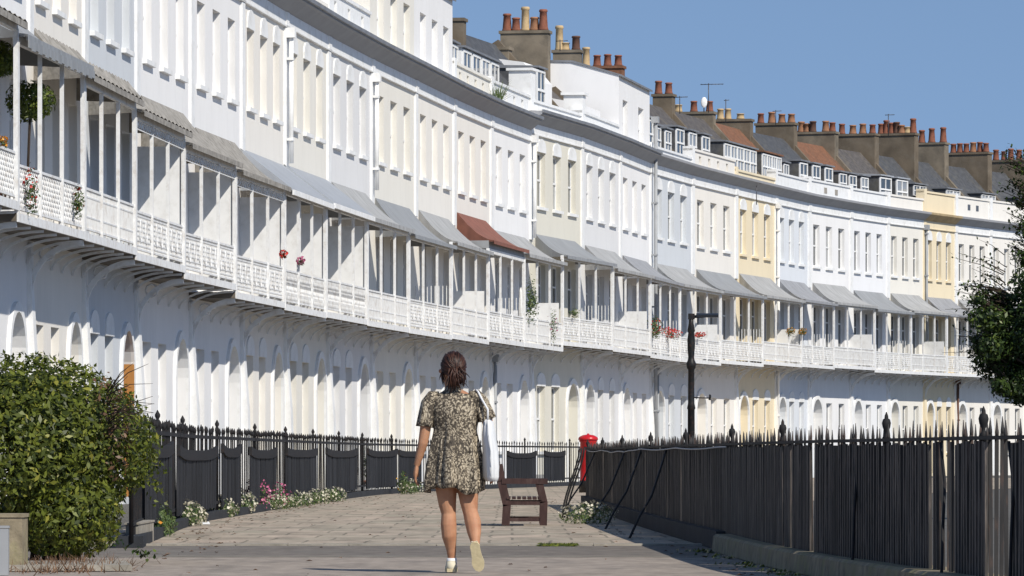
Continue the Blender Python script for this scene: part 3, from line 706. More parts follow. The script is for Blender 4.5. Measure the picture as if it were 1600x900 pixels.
# ------------------------------------------------------------------ railings on the left with black boards
def resample(line, step):
    pts = []; carry = 0.0
    for (ax, ay), (bx, by) in zip(line, line[1:]):
        L = math.hypot(bx-ax, by-ay); s = carry
        while s < L: pts.append((ax+(bx-ax)*s/L, ay+(by-ay)*s/L)); s += step
        carry = s-L
    return pts
def smooth_line(line, n=10):
    res = []
    for k in range(len(line)-1):
        p0 = Vector((*line[max(k-1,0)],0)); p1 = Vector((*line[k],0)); p2 = Vector((*line[k+1],0)); p3 = Vector((*line[min(k+2,len(line)-1)],0))
        for j in range(n):
            t = j/n; q = .5*((2*p1)+(-p0+p2)*t+(2*p0-5*p1+4*p2-p3)*t*t+(-p0+3*p1-3*p2+p3)*t**3); res.append((q.x, q.y))
    res.append(line[-1]); return res
RS = smooth_line(RAIL)
rail = empty('iron_railing', (0,0,0)); tag(rail, 'black spiked iron railing with black boards along the foot of the terrace', 'railing')
bars = MB(); pp = resample(RS, .40); rr_ = random.Random(5)
RT = 1.12
for k, (x, y) in enumerate(pp):
    h = 1.27+rr_.uniform(-.02,.02); lean = rr_.uniform(-.01,.01)
    bars.bar((x,y,.1),(x+lean,y,h-.07),.02); bars.tube([(x+lean,y,h-.09),(x+lean,y,h-.05),(x+lean,y,h)], [.016,.02,.003], 5)
bars.build('bars', M['iron'], rail)
rb = MB()
rp_ = resample(RS, 1.0)+[RS[-1]]
lw_ = MB()
for p, q in zip(rp_, rp_[1:]): rb.bar((p[0],p[1],RT),(q[0],q[1],RT),.03,.045); lw_.bar((p[0],p[1],.22),(q[0],q[1],.22),.03,.04)
rb.build('top_rail', M['iron'], rail); lw_.build('lower_rail', M['iron'], rail)
pb = MB()
for p, q in zip(rp_, rp_[1:]): pb.bar((p[0]-.02,p[1],.04),(q[0]-.02,q[1],.04),.26,.14)
pb.build('plinth', M['plinth'], rail)
ps = resample(RS, 7.7)
for (x, y) in ps:
    MB().lathe(x, y, [(.022,.05),(.022,1.24),(.03,1.25),(.016,1.27),(.030,1.30),(.030,1.32),(.004,1.37)], 8).build('finial_post', M['iron'], rail)
# board panels: from bearings of their ends
panels = [(222,262),(272,333),(342,370),(386,427),(443,490),(506,554),(571,617),(620,655),(790,835),(848,880)]
def rail_at_bearing(x):
    best = None
    for (ax, ay), (bx, by) in zip(RS, RS[1:]):
        xa, xb = 800+ax/ay*F_PX, 800+bx/by*F_PX
        if xa <= x <= xb: u = (x-xa)/(xb-xa); return (ax+(bx-ax)*u, ay+(by-ay)*u)
    return RS[-1]
for k, (xa, xb) in enumerate(panels):
    p = MB(); N = max(12, int((xb-xa)/2)); rz = random.Random(k)
    top = 1.02+rz.uniform(-.03,.02); sag = rz.uniform(.03,.07)
    pts = [rail_at_bearing(xa+(xb-xa)*j/N) for j in range(N+1)]
    for j in range(N):
        a, b = Vector((*pts[j],0)), Vector((*pts[j+1],0)); L = (b-a).normalized()
        nx = Vector((L.y,-L.x,0))*.04
        u = (j+.5)/N; z1 = top-sag*(1-(2*u-1)**4)+rz.uniform(-.006,.006); z0 = .14+rz.uniform(0,.03)
        off = nx+nx*rz.uniform(-.15,.15)
        p.bar(tuple((a+b)/2+off+Vector((0,0,z0))), tuple((a+b)/2+off+Vector((0,0,z1))), (b-a).length*.97, .022, tuple(nx.normalized()))
    po_ = p.build('board_panel', M['board'], rail)
    tp = MB()
    for j in range(N):
        a, b = Vector((*pts[j],0)), Vector((*pts[j+1],0)); nx = Vector(((b-a).y,-(b-a).x,0)).normalized()*.05
        u0, u1 = j/N, (j+1)/N; za = top-sag*(1-(2*u0-1)**4)+.0; zb = top-sag*(1-(2*u1-1)**4)
        tp.bar(tuple(a+nx+Vector((0,0,za-.06))), tuple(b+nx+Vector((0,0,zb-.06))), .05, .13)
    tp.build('top_roll', M['iron'], po_)
# stone pier where the railings start, dark painted base
px, py = on_ground(322, 812)
o = MB().box(-.14,.14,-.9,.9,0,.22).box(-.09,.09,-.5,.5,.22,.30).build('railing_base', M['plinth'], None, (px-.12, py-4.5, 0), R(-2)); tag(o, 'dark grey painted stone base under the second black board panel', 'stone base')
px, py = on_ground(360, 800)
o = MB().box(-.16,.16,-.5,.5,0,.27).build('stone_block', M['stone'], None, (px-.05, py, 0)); tag(o, 'bare brown stone block beside the pink flowers at the railing foot', 'stone block')

# ------------------------------------------------------------------ fence on the right
FS = smooth_line(FENCE, 8)
fence = empty('iron_fence', (0,0,0)); tag(fence, 'tall black spiked fence with dense worn bars standing on the mossy kerb', 'fence')
fb = MB(); fr_ = random.Random(11)
fpts = resample(FS, .185)
for k, (x, y) in enumerate(fpts):
    if fr_.random() < .03: continue
    h = 1.085+fr_.uniform(-.03,.014); lx = fr_.gauss(0,.006); wd = .024 if fr_.random() < .7 else .032
    wd *= .85; fb.bar((x,y,.08),(x+lx,y,h-.10),wd*.85); fb.tube([(x+lx,y,h-.105),(x+lx,y,h-.08),(x+lx,y,h)], [wd*.42,wd*.46,.002], 5)
fb.build('bars', M['iron_g'], fence)
# sheet boards fixed behind the bars on most bays; a few bays stay open
bd = MB(); rnd = random.Random(4)
prev = 0
for k, (x, y) in enumerate(resample(FS, .112)):
    opened = (29.2 < y < 30.0) or (31.2 < y < 32.3 and rnd.random() < .75) or rnd.random() < .025 or y < 30.3 and rnd.random() < .16
    if opened: continue
    z0 = .08+abs(rnd.gauss(0,.02)); z1 = .95 + rnd.uniform(-.015,.01)
    bd.bar((x-.026,y,z0),(x-.026+rnd.gauss(0,.003),y,z1),.018,.118+rnd.uniform(-.006,.004),(0,1,0))
bd.build('backing_boards', M['worn'], fence)
fr2 = MB(); fr3 = MB(); fl = resample(FS, 1.2)+[FS[-1]]
for p, q in zip(fl, fl[1:]): fr2.bar((p[0]-.02,p[1],.975),(q[0]-.02,q[1],.975),.045,.022); fr3.bar((p[0],p[1],.12),(q[0],q[1],.12),.04,.03)
fr2.build('top_rail', M['iron'], fence); fr3.build('lower_rail', M['iron'], fence)
def fence_pt(d): return (lat_at(FENCE, d), d)
for d in (30.4,34.5,41.0,47.0,54.5,62.5,72,81,90):
    x, y = fence_pt(d)
    MB().lathe(x, y, [(.024,.05),(.024,.98),(.03,.99),(.014,1.01),(.012,1.03),(.026,1.06),(.031,1.09),(.024,1.115),(.014,1.12),(.012,1.14),(.002,1.165)], 10).build('urn_post', M['iron'], fence)
# raking stays
for d, bl, bd_ in ((84,.62,-6),(70,.58,-4),(64.5,.56,-4),(58,.54,-4),(35.9,.10,-.9),(31.9,.09,-.7),(29.3,.09,-.6)):
    x, y = fence_pt(d)
    top = Vector((x-.03,y,.95)); bot = Vector((x-bl,y+bd_,0)) ; mid = top.lerp(bot,.55)+Vector((.05,0,.0))
    q_ = 1 if d > 40 else .3; s = MB().tube([top, top.lerp(mid,.5)+Vector((.01,0,.02))*q_, mid-Vector((.05,0,0))*(1-q_), mid.lerp(bot,.5)-Vector((.015,0,0)), bot], .014 if d > 40 else .010, 6)
    s.build('stay', M['iron'], fence)
# loose bent bars at the far end of the fence
lb = MB()
for dx, sg in ((0,.0),(.05,.03),(-.04,.01)):
    pts = []
    for j in range(10):
        u = j/9; xx = 909-27*math.sin(u*math.pi/2)**1.6+dx*80; yy = 700+112*u; dd = 69.5
        pts.append(((xx-800)/F_PX*dd, dd, CAM_H-(yy-712)/F_PX*dd))
    lb.tube(pts, .012, 6)
lo = lb.build('bent_handrail', M['iron'], fence); lo['label'] = 'bent black bars curving out from the far fence end'
cb = MB(); cpts = []
for j in range(30):
    d = 88-(88-47)*j/29; x, y = fence_pt(d); cpts.append((x-.06, y, .955-.02*abs(math.sin(j*.55))-(.02 if 8 < j < 14 else 0)))
cb.tube(cpts, .008, 5); c = cb.build('cable', M['cable'], None); tag(c, 'thin pale cable sagging along the top rail of the black fence', 'cable')
# kerb under the fence
kk = [24.0,26.6,29.5,32.6,36.0,40.4,46.8]; km = MB()
for a, b in zip(kk, kk[1:]):
    xa, xb = lat_at(FENCE,a), lat_at(FENCE,b); a2 = a+.03
    i0 = len(km.v); hh = .155
    prof = lambda x, y: [(x-.20,y,0),(x-.185,y,hh-.02),(x-.16,y,hh),(x+.16,y,hh),(x+.17,y,0)]
    A = prof(xa, a2); Bp = prof(xb, b); km.v += A+Bp
    for j in range(5): km.f.append((i0+j, i0+5+j, i0+5+(j+1) % 5, i0+(j+1) % 5)); km.sm.append(False)
    km.f.append(tuple(i0+j for j in range(5))); km.f.append(tuple(i0+9-j for j in range(5))); km.sm += [False]*2
k_ = km.build('kerb_stones', M['moss'], fence, fixn=True)
dk = MB()
for p, q in zip([47.4,54,62,72,82], [54,62,72,82,90]): dk.bar((lat_at(FENCE,p)-.02,p,.07),(lat_at(FENCE,q)-.02,q,.07),.20,.20)
dk.build('plinth', M['plinth'], fence)
# cover strip between kerb and paving, with weeds
wv = MB(); rnd = random.Random(8)
for k in range(900):
    d = rnd.uniform(33, 47); x = lat_at(FENCE, d)-.24-abs(rnd.gauss(0,.10)); h = rnd.uniform(.005,.03); a = rnd.uniform(0,6.28)
    if math.sin(d*2.2)+math.sin(d*5.1) < .2: continue
    wv.poly([(x,d,0),(x+.03*math.cos(a),d+.1*math.sin(a),h*.3),(x+.015,d+.03,h)])
for k in range(500):
    x = rnd.uniform(.25,.62); d = 49.4+rnd.gauss(0,.15); a = rnd.uniform(0,6.28); h = rnd.uniform(.01,.03)
    wv.poly([(x,d,0),(x+.04*math.cos(a),d+.1*math.sin(a),h*.3),(x+.015,d+.03,h)])
tag(wv.build('weeds', M['leaf_hedge']), 'low green weeds in the joints along the mossy kerb', 'weeds', kind='stuff')

# ------------------------------------------------------------------ lamp
lx, ly = at(1080, 86)
lamp = empty('street_lamp', (lx, ly, 0)); lamp.scale = (.84,.84,1); tag(lamp, 'black ornate street lamp column with a flat lantern arm behind the fence', 'street lamp')
s = F_PX/ly
def zz(y): return CAM_H+(712-y)/s
MB().lathe(0,0,[(.12,0),(.12,.3),(.075,.5),(.07,zz(640)),(.085,zz(638)),(.065,zz(630)),(.062,zz(578)),(.09,zz(574)),(.10,zz(568)),(.07,zz(563)),(.06,zz(558)),(.075,zz(545)),(.08,zz(532)),(.06,zz(520)),(.078,zz(517)),(.05,zz(505)),(.045,zz(496))],14).build('column', M['lampm'], lamp)
MB().box(-.06,.07,-.05,.05,zz(499),zz(490)).bar((0,0,zz(495)),(.28,-.02,zz(494)),.06,.05).build('arm', M['lampm'], lamp)
MB().prism([(-.12,zz(496)),(-.12,zz(492)),(0,zz(489.5)),(.12,zz(492)),(.12,zz(496))],.1,.54).build('lantern', M['blackp'], lamp, fixn=True)
MB().tube([(0,0,zz(621)),(.38,.05,zz(622))],.012,6).tube([(.38,.05,zz(622)),(.38,.05,zz(617)),(.37,.04,zz(625))],.022,6).build('ladder_bar', M['lampm'], lamp)

# ------------------------------------------------------------------ post box
bx, by = at(919, 121)
pbx = empty('post_box', (bx, by, 0)); pbx.scale = (.86,.86,.93); tag(pbx, 'red pillar post box with a domed cap at the far end of the fence', 'post box')
MB().lathe(0,0,[(.24,.30),(.225,.34),(.22,1.27),(.25,1.30),(.25,1.33)],20).build('body', M['red'], pbx)
MB().lathe(0,0,[(.27,1.33),(.275,1.37),(.25,1.41),(.16,1.455),(.03,1.475),(.03,1.50)],20).build('cap', M['red'], pbx)
MB().lathe(0,0,[(.25,0),(.25,.28),(.235,.30)],20).build('base', M['blackp'], pbx)
MB().box(-.12,.12,-.235,-.2,1.12,1.16).build('slot', M['blackp'], pbx)

# ------------------------------------------------------------------ bench, seen from its end
gx, gy = on_ground(787, 822)
bench = empty('park_bench', (gx, gy, 0)); tag(bench, 'dark brown slatted timber bench seen end on', 'bench')
bs = F_PX/gy
def bx_(x): return (x-787)/bs
def bz_(y): return CAM_H-(y-712)/bs
LEN = 1.55
for yy in (0, LEN):
    for nm, pts, wd in (('leg', [(790,821),(792,790),(783,752),(779,727)], .10), ('leg', [(849,821),(850,785),(843,757)], .09)):
        m_ = MB()
        for (xa,ya),(xb,yb) in zip(pts, pts[1:]): m_.bar((bx_(xa),yy+.03,bz_(ya)),(bx_(xb),yy+.03,bz_(yb)+(.01 if ya > yb else 0)),wd,.07,(0,1,0))
        m_.build(nm, M['wood'], bench)
    MB().bar((bx_(784),yy+.03,bz_(752)),(bx_(856),yy+.03,bz_(752.5)),.045 if False else .09,.062).build('armrest', M['wood'], bench)
    r1 = MB(); r1.bar((bx_(792),yy+.03,bz_(786)),(bx_(848),yy+.03,bz_(786)),.06,.05); r1.bar((bx_(792),yy+.03,bz_(812)),(bx_(848),yy+.03,bz_(812)),.05,.045)
    r1.build('side_rail', M['wood'], bench)
seat = MB()
for k in range(7):
    x = bx_(795+k*8.2); seat.box(x-.026, x+.022, -.02, LEN+.08, bz_(780)-.004*k*.3, bz_(780)+.025)
seat.build('seat', M['wood'], bench)
bk = MB(); bk.bar((bx_(776.5),-.02,bz_(727)),(bx_(776.5),LEN+.08,bz_(727)),.07,.09); bk.bar((bx_(788),-.0,bz_(772)),(bx_(788),LEN+.06,bz_(772)),.05,.07)
for k in range(14): yy = .1+k*(LEN-.15)/13; bk.bar((bx_(777.5),yy,bz_(729)),(bx_(787.5),yy,bz_(772)),.02,.05)
bk.build('backrest', M['wood'], bench)
gx, gy = on_ground(843, 757)
o = MB().box(-.2,.2,-.3,.3,0,.02).box(-.19,.19,-.28,.28,.02,.30).build('planter', M['rock'], None, (gx, gy, 0)); tag(o, 'small pale grey stone trough behind the bench armrest', 'trough')

# ------------------------------------------------------------------ the woman
gx, gy = on_ground(706, 894)
px_m = F_PX/gy                      # pixels to a metre at her distance
person = empty('person', (gx, gy, 0)); tag(person, 'woman walking away in a snakeskin print dress with a white shoulder bag', 'person')
def W(x, y, dep=0.0): return Vector(((x-706)/px_m, dep, (894-y)/px_m))
skin = bpy.data.materials.new('skin'); skin.use_nodes = True; b = skin.node_tree.nodes['Principled BSDF']
b.inputs['Roughness'].default_value = .62
_t = skin.node_tree; _tc = _t.nodes.new('ShaderNodeTexCoord'); _n = _t.nodes.new('ShaderNodeTexNoise'); _n.inputs['Scale'].default_value = 11; _n.inputs['Detail'].default_value = 5; _t.links.new(_tc.outputs['Object'], _n.inputs[0])
_r = _t.nodes.new('ShaderNodeValToRGB'); _r.color_ramp.elements[0].position = .35; _r.color_ramp.elements[0].color = (.38,.18,.10,1); _r.color_ramp.elements[1].position = .65; _r.color_ramp.elements[1].color = (.50,.265,.155,1)
_t.links.new(_n.outputs[0], _r.inputs[0]); _t.links.new(_r.outputs[0], b.inputs['Base Color'])
if True: b.inputs['Specular IOR Level'].default_value = .3; b.inputs['Subsurface Weight'].default_value = .12; b.inputs['Subsurface Radius'].default_value = (.012,.005,.003)
body = MB()
# torso and neck (mostly under the dress), head
body.ell(W(710,640), (.17,.11,.16)); body.ell(W(711,690), (.135,.095,.15)); body.ell(W(712,735), (.165,.115,.14)); body.ell(W(711,622), (.125,.06,.045))
body.tube([W(708,622,.0),W(706,606,.01),W(704,592,.02)], [.062,.052,.05], 12)
hc = W(706,577,.02)
body.ell(hc, (.073,.092,.100), 20, 14); body.ell(hc+Vector((-.034,.030,-.045)), (.052,.052,.062), 16, 10)
body.ell(hc+Vector((-.083,.045,-.012)), (.018,.013,.018)); body.ell(hc+Vector((-.072,.058,-.048)), (.010,.020,.007))   # nose, mouth
body.ell(hc+Vector((-.073,-.002,-.012)), (.010,.018,.028)); body.ell(hc+Vector((.072,.0,-.012)), (.010,.018,.028))   # ears
# arms
LA = [W(677,632,.0),W(667,645,-.01),W(665,668,-.015),W(661,692,-.01),W(655,714,.015),W(651,727,.03)]
body.tube(LA, [.036,.048,.042,.038,.030,.024], 12)
RA = [W(746,632,.0),W(758,645,-.01),W(764,668,.0),W(768,690,.03),W(771,712,.06),W(772,724,.07)]
body.tube(RA, [.036,.046,.040,.036,.029,.024], 12)
def hand(wr, dirn, side, curl=.5):
    d = dirn.normalized(); s_ = Vector((0,1,0)); n = d.cross(s_).normalized()
    pc = wr+d*.045; body.tube([wr-d*.01, wr+d*.025, wr+d*.06, wr+d*.085], [.021,.033,.037,.030], 10, True, .55)
    for k, (o_, L) in enumerate(((-.028,.058),(-.010,.072),(.009,.078),(.027,.070))):
        b0 = wr+d*.08+s_*(-o_); a1 = b0+d*(L*.45)+n*side*.004; a2 = a1+d*(L*.30)+n*side*(.014*curl); a3 = a2+d*(L*.2)+n*side*(.02*curl)
        body.tube([b0-d*.02,b0,a1,a2,a3], [.010,.0100,.0092,.0085,.0065], 8)
    t0 = wr+d*.03+s_*.028; t1 = t0+d*.028+s_*.020+n*side*.012; t2 = t1+d*.030+s_*.004+n*side*.008
    body.tube([t0,t1,t2], [.014,.0115,.008], 8)
hand(W(651,727,.03), Vector((-.12,.12,-1)), 1, .9)
hand(W(772,724,.07), Vector((.02,.12,-1)), -1, .8)
# legs: the left one carries her, the right one trails with the heel up
body.tube([W(698,735,.0),W(697,762,.0),W(699,788,.0),W(701,803,.0),W(701,820,-.014),W(702,838,-.016),W(705,858,.0),W(706,874,.0),W(706,884,.0)], [.088,.082,.066,.055,.060,.056,.038,.028,.030], 14)
body.tube([W(728,735,.0),W(731,762,-.01),W(733,786,-.03),W(735,800,-.05),W(739,815,-.09),W(741,830,-.13),W(743,847,-.18),W(744,857,-.215)], [.088,.083,.067,.056,.061,.054,.034,.029], 14)
bo = body.build('body', skin, person)
md = bo.modifiers.new('remesh', 'REMESH'); md.mode = 'VOXEL'; md.voxel_size = .0052; md.use_smooth_shade = True
sm = bo.modifiers.new('smooth', 'SMOOTH'); sm.factor = .6; sm.iterations = 3
# dress
def dress_mat():
    m = bpy.data.materials.new('snakeskin_print_cloth'); m.use_nodes = True; t = m.node_tree; n = t.nodes; b = n['Principled BSDF']; b.inputs['Roughness'].default_value = .8
    tc = n.new('ShaderNodeTexCoord'); mpn = n.new('ShaderNodeMapping'); mpn.inputs['Scale'].default_value = (1,1,.8); t.links.new(tc.outputs['Object'], mpn.inputs[0])
    nz = n.new('ShaderNodeTexNoise'); nz.inputs['Scale'].default_value = 9; nz.inputs['Detail'].default_value = 3; t.links.new(mpn.outputs[0], nz.inputs[0])
    mixv = n.new('ShaderNodeMixRGB'); mixv.inputs[0].default_value = .10; t.links.new(mpn.outputs[0], mixv.inputs[1]); t.links.new(nz.outputs['Color'], mixv.inputs[2])
    vo = n.new('ShaderNodeTexVoronoi'); vo.inputs['Scale'].default_value = 80; vo.feature = 'F1'; t.links.new(mixv.outputs[0], vo.inputs[0])
    vd = n.new('ShaderNodeTexVoronoi'); vd.inputs['Scale'].default_value = 44; vd.feature = 'DISTANCE_TO_EDGE'; t.links.new(mixv.outputs[0], vd.inputs[0])
    # broad bands across the body
    n2 = n.new('ShaderNodeTexNoise'); n2.inputs['Scale'].default_value = 7; n2.inputs['Detail'].default_value = 5; mp2 = n.new('ShaderNodeMapping'); mp2.inputs['Scale'].default_value = (1.6,1,.5)
    t.links.new(tc.outputs['Object'], mp2.inputs[0]); t.links.new(mp2.outputs[0], n2.inputs[0])
    ad = n.new('ShaderNodeMath'); ad.operation = 'MULTIPLY'; t.links.new(vo.outputs['Distance'], ad.inputs[0]); ad.inputs[1].default_value = 1.15
    ad2 = n.new('ShaderNodeMath'); ad2.operation = 'ADD'; t.links.new(ad.outputs[0], ad2.inputs[0]); t.links.new(n2.outputs[0], ad2.inputs[1])
    rp = n.new('ShaderNodeValToRGB'); e = rp.color_ramp.elements; e[0].position = .66; e[0].color = (.50,.43,.32,1); e[1].position = 1.12; e[1].color = (.07,.056,.04,1)
    x = e.new(.78); x.color = (.36,.30,.21,1); x = e.new(.92); x.color = (.15,.12,.085,1); e[-1].position = 1.0
    ad3 = n.new('ShaderNodeMath'); ad3.operation = 'MULTIPLY'; ad3.inputs[1].default_value = .81; t.links.new(ad2.outputs[0], ad3.inputs[0]); t.links.new(ad3.outputs[0], rp.inputs[0])
    r3 = n.new('ShaderNodeValToRGB'); r3.color_ramp.elements[0].position = .0; r3.color_ramp.elements[0].color = (.18,.16,.12,1); r3.color_ramp.elements[1].position = .09; r3.color_ramp.elements[1].color = (1,1,1,1)
    t.links.new(vd.outputs['Distance'], r3.inputs[0])
    mx = n.new('ShaderNodeMixRGB'); mx.blend_type = 'MULTIPLY'; mx.inputs[0].default_value = .9; t.links.new(rp.outputs[0], mx.inputs[1]); t.links.new(r3.outputs[0], mx.inputs[2])
    t.links.new(mx.outputs[0], b.inputs['Base Color']); return m
dr = MB(); N = 96
rings = [ # y, x centre, half width, half depth, fold amplitude
 (603,707,.050,.050,0),(608,708,.056,.052,0),(613,708,.092,.062,0),(617,709,.130,.078,.001),(623,710,.165,.094,.002),(633,710,.180,.110,.003),(646,711,.178,.120,.004),(660,711,.168,.118,.005),(671,711,.156,.112,.006),(676,711,.154,.112,.010),(682,711,.160,.118,.012),(695,711,.174,.130,.015),(710,711,.186,.142,.018),(726,711,.196,.154,.021),(742,711,.203,.164,.024),(756,711,.206,.170,.026),(766,711,.204,.172,.028)]
for ri, (y, xc, hw, hd, am) in enumerate(rings):
    for j in range(N):
        t_ = 2*math.pi*j/N
        fold = am*(math.sin(t_*7+ri*.10+.6*math.sin(t_*2))+.5*math.sin(t_*13+1.3-ri*.12)+.3*math.sin(t_*23+2+ri*.05))
        rr = 1+fold/hw
        zoff = 0
        if ri >= len(rings)-2: zoff = .020*math.sin(t_*3+1.2)+.012*math.sin(t_*7)
        if y > 745 : zoff += -.01*math.cos(t_)
        c = W(xc, y); dr.v.append((c.x+hw*rr*math.cos(t_), hd*rr*math.sin(t_)-.004, c.z+zoff))
for ri in range(len(rings)-1):
    for j in range(N):
        a_ = ri*N+j; b_ = ri*N+(j+1) % N; dr.f.append((a_, a_+N, b_+N, b_)); dr.sm.append(True)
def sleeve(pts, rad):
    n = 40; base = len(dr.v); tb = MB().tube(pts, rad, n, False)
    for v_i, v in enumerate(tb.v):
        k = v_i//n; t_ = 2*math.pi*(v_i % n)/n; cpt = pts[k]; a = .0022*k*math.sin(t_*5+k*.3)+.002*math.sin(t_*9); vv = Vector(v); vv = vv+(vv-cpt).normalized()*a; dr.v.append(tuple(vv))
    for f in tb.f: dr.f.append(tuple(base+q for q in f)); dr.sm.append(True)
sleeve([W(686,622,.0),W(677,622,.0),W(671,631,-.005),W(668,645,-.01),W(666,658,-.012),W(665,667,-.014)], [.05,.062,.063,.061,.062,.064])
sleeve([W(733,622,.0),W(743,622,.0),W(750,630,-.004),W(755,641,-.008),W(759,650,-.01),W(761,656,-.008)], [.05,.062,.063,.061,.062,.064])
# collar
dr.tube([W(708+12*math.cos(t_), 611-1.5*math.sin(t_), .05*math.sin(t_)) for t_ in [k*math.pi/8 for k in range(17)]], .010, 6, False)
do_ = dr.build('dress', dress_mat(), person); so_ = do_.modifiers.new('thick', 'SOLIDIFY'); so_.thickness = .003
# hair: cap plus loose strands to the nape
hm = bpy.data.materials.new('dark_brown_hair'); hm.use_nodes = True; b = hm.node_tree.nodes['Principled BSDF']; b.inputs['Roughness'].default_value = .45; b.inputs['Specular IOR Level'].default_value = .3
g = hm.node_tree.nodes.new('ShaderNodeNewGeometry'); rp = hm.node_tree.nodes.new('ShaderNodeValToRGB'); rp.color_ramp.elements[0].color = (.012,.006,.005,1); rp.color_ramp.elements[1].color = (.075,.032,.020,1)
hm.node_tree.links.new(g.outputs['Random Per Island'], rp.inputs[0]); hm.node_tree.links.new(rp.outputs[0], b.inputs['Base Color'])
hr = MB(); hr.ell(hc+Vector((.012,-.016,.024)), (.080,.090,.098), 24, 16)
rnd = random.Random(2)
tie = hc+Vector((.026,-.098,-.012))
for k in range(520):                                    # swept back from the hairline to the tie
    a = rnd.uniform(0, 2*math.pi); cz = rnd.uniform(-.30, .95)
    st0 = Vector((math.cos(a)*math.sqrt(1-cz*cz), math.sin(a)*math.sqrt(1-cz*cz), cz))
    en = Vector((.22+rnd.gauss(0,.10),-.97,-.30+rnd.gauss(0,.10))).normalized(); pts = []; lift = 1.0+rnd.uniform(0,.09)
    for j in range(8):
        u = j/7; q = st0.lerp(en, u); q = q.normalized() if q.length > .05 else en
        p = hc+Vector((.012+.086*lift*q.x, -.016+.096*lift*q.y, .024+.103*lift*q.z)); p += Vector((math.sin(u*6+k),math.cos(u*5+k),math.sin(u*4+k*3)))*.0025
        pts.append(p)
    hr.tube(pts, [.003,.0045,.005,.005,.005,.005,.0045,.003], 5, False)
for k in range(230):                                    # the short tail with loose ends
    e = Vector((rnd.gauss(.012,.030), rnd.gauss(-.030,.022), -rnd.uniform(.07,.15))); b0 = tie+Vector((rnd.gauss(0,.016),rnd.gauss(0,.008),rnd.gauss(.012,.014))); pts = []
    for j in range(7):
        u = j/6; p = b0+Vector((e.x*u, -.042*math.sin(u*2.4)+e.y*u*.3+.02*u, e.z*u**1.25)); p += Vector((math.sin(u*7+k)*.004,0,0)); pts.append(p)
    hr.tube(pts, [.0045,.0052,.0052,.005,.0042,.003,.0008], 5, False)
for k in range(60):                                     # wisps at the sides and the nape
    sx = rnd.choice((-1,1,1)); b0 = hc+Vector((.012+sx*.078, -.02+rnd.gauss(0,.02), rnd.uniform(-.03,.05))); L = rnd.uniform(.05,.12); o2 = rnd.gauss(.008,.012)*sx
    hr.tube([b0, b0+Vector((o2*.5,-.01,-L*.5)), b0+Vector((o2-sx*.012,-.015,-L))], [.003,.0028,.0006], 4, False)
hr.build('hair', hm, person)
# shoes
shoe = mat('cream_canvas', (.66,.61,.47), .8, .08, 20, .2); sole = mat('cream_rubber', (.62,.53,.33), .6, .15, 30, .3)
sh = MB(); c = W(705,884)   # planted left shoe, toe pointing away (+y)
sh.ell((c.x,-.015,.045), (.041,.050,.047), 16, 10); sh.ell((c.x,.035,.042), (.042,.07,.042), 16, 10); sh.ell((c.x,.12,.034), (.048,.09,.032), 16, 10)
sh.tube([(c.x,-.012,.05),(c.x,-.010,.083)], [.040,.037], 14, False)
s1 = sh.build('shoe', shoe, person)
sp = MB(); outl = [(-.03,-.09),(.03,-.09),(.040,-.05),(.038,.02),(.048,.09),(.035,.16),(0,.185),(-.035,.16),(-.048,.09),(-.038,.02),(-.040,-.05)]
i0 = len(sp.v); sp.v += [(c.x+a_, .03+b_, .002) for a_, b_ in outl]+[(c.x+a_, .03+b_, .026) for a_, b_ in outl]; n_ = len(outl)
sp.f.append(tuple(reversed(range(n_)))); sp.f.append(tuple(range(n_, 2*n_))); sp.sm += [False]*2
for j in range(n_): sp.f.append((j, (j+1) % n_, n_+(j+1) % n_, n_+j)); sp.sm.append(False)
sp.build('sole', sole, s1)
# trailing right shoe: toe on the ground, sole turned towards the camera
heel = W(741,846,-.235); toe = W(750,892,-.17); ax = (heel-toe); Ls = ax.length; ax.normalize()
side = Vector((1,0,0)); side = (side-ax*side.dot(ax)).normalized(); nrm_ = ax.cross(side).normalized()
if nrm_.y > 0: nrm_ = -nrm_
def F3(u, s_, h): return tuple(toe+ax*(u*Ls)+side*s_+nrm_*h)
ol = [(0,.0),(.05,.026),(.16,.041),(.30,.047),(.5,.038),(.7,.035),(.88,.036),(.97,.024),(1.0,0)]
full = [(u,s_) for u, s_ in ol]+[(u,-s_) for u, s_ in reversed(ol[1:-1])]
sp2 = MB(); n_ = len(full); sp2.v += [F3(u,s_,.012) for u, s_ in full]+[F3(u,s_,-.014) for u, s_ in full]
sp2.f += [tuple(range(n_)), tuple(reversed(range(n_,2*n_)))]; sp2.sm += [False]*2
for j in range(n_): sp2.f.append((j, (j+1) % n_, n_+(j+1) % n_, n_+j)); sp2.sm.append(False)
up_ = MB()
for k, (u, hw, ht) in enumerate(((.02,.020,.02),(.12,.036,.035),(.3,.042,.050),(.5,.036,.065),(.72,.033,.080),(.9,.032,.075),(.99,.022,.06))):
    for j in range(12):
        t_ = math.pi*j/11; up_.v.append(F3(u, hw*math.cos(t_), -.012-ht*math.sin(t_)))
for k in range(6):
    for j in range(11): a_ = k*12+j; up_.f.append((a_, a_+1, a_+13, a_+12)); up_.sm.append(True)
up_.f.append(tuple(range(12))); up_.f.append(tuple(range(72,84))); up_.sm += [False]*2
s2 = up_.build('shoe', shoe, person, fixn=True); sp2.build('sole', sole, s2, fixn=True)
sk = mat('white_sock', (.75,.75,.76), .9, .05)
MB().tube([W(706,872,.0),W(706,882,.0)], [.036,.040], 14).build('sock', sk, person)
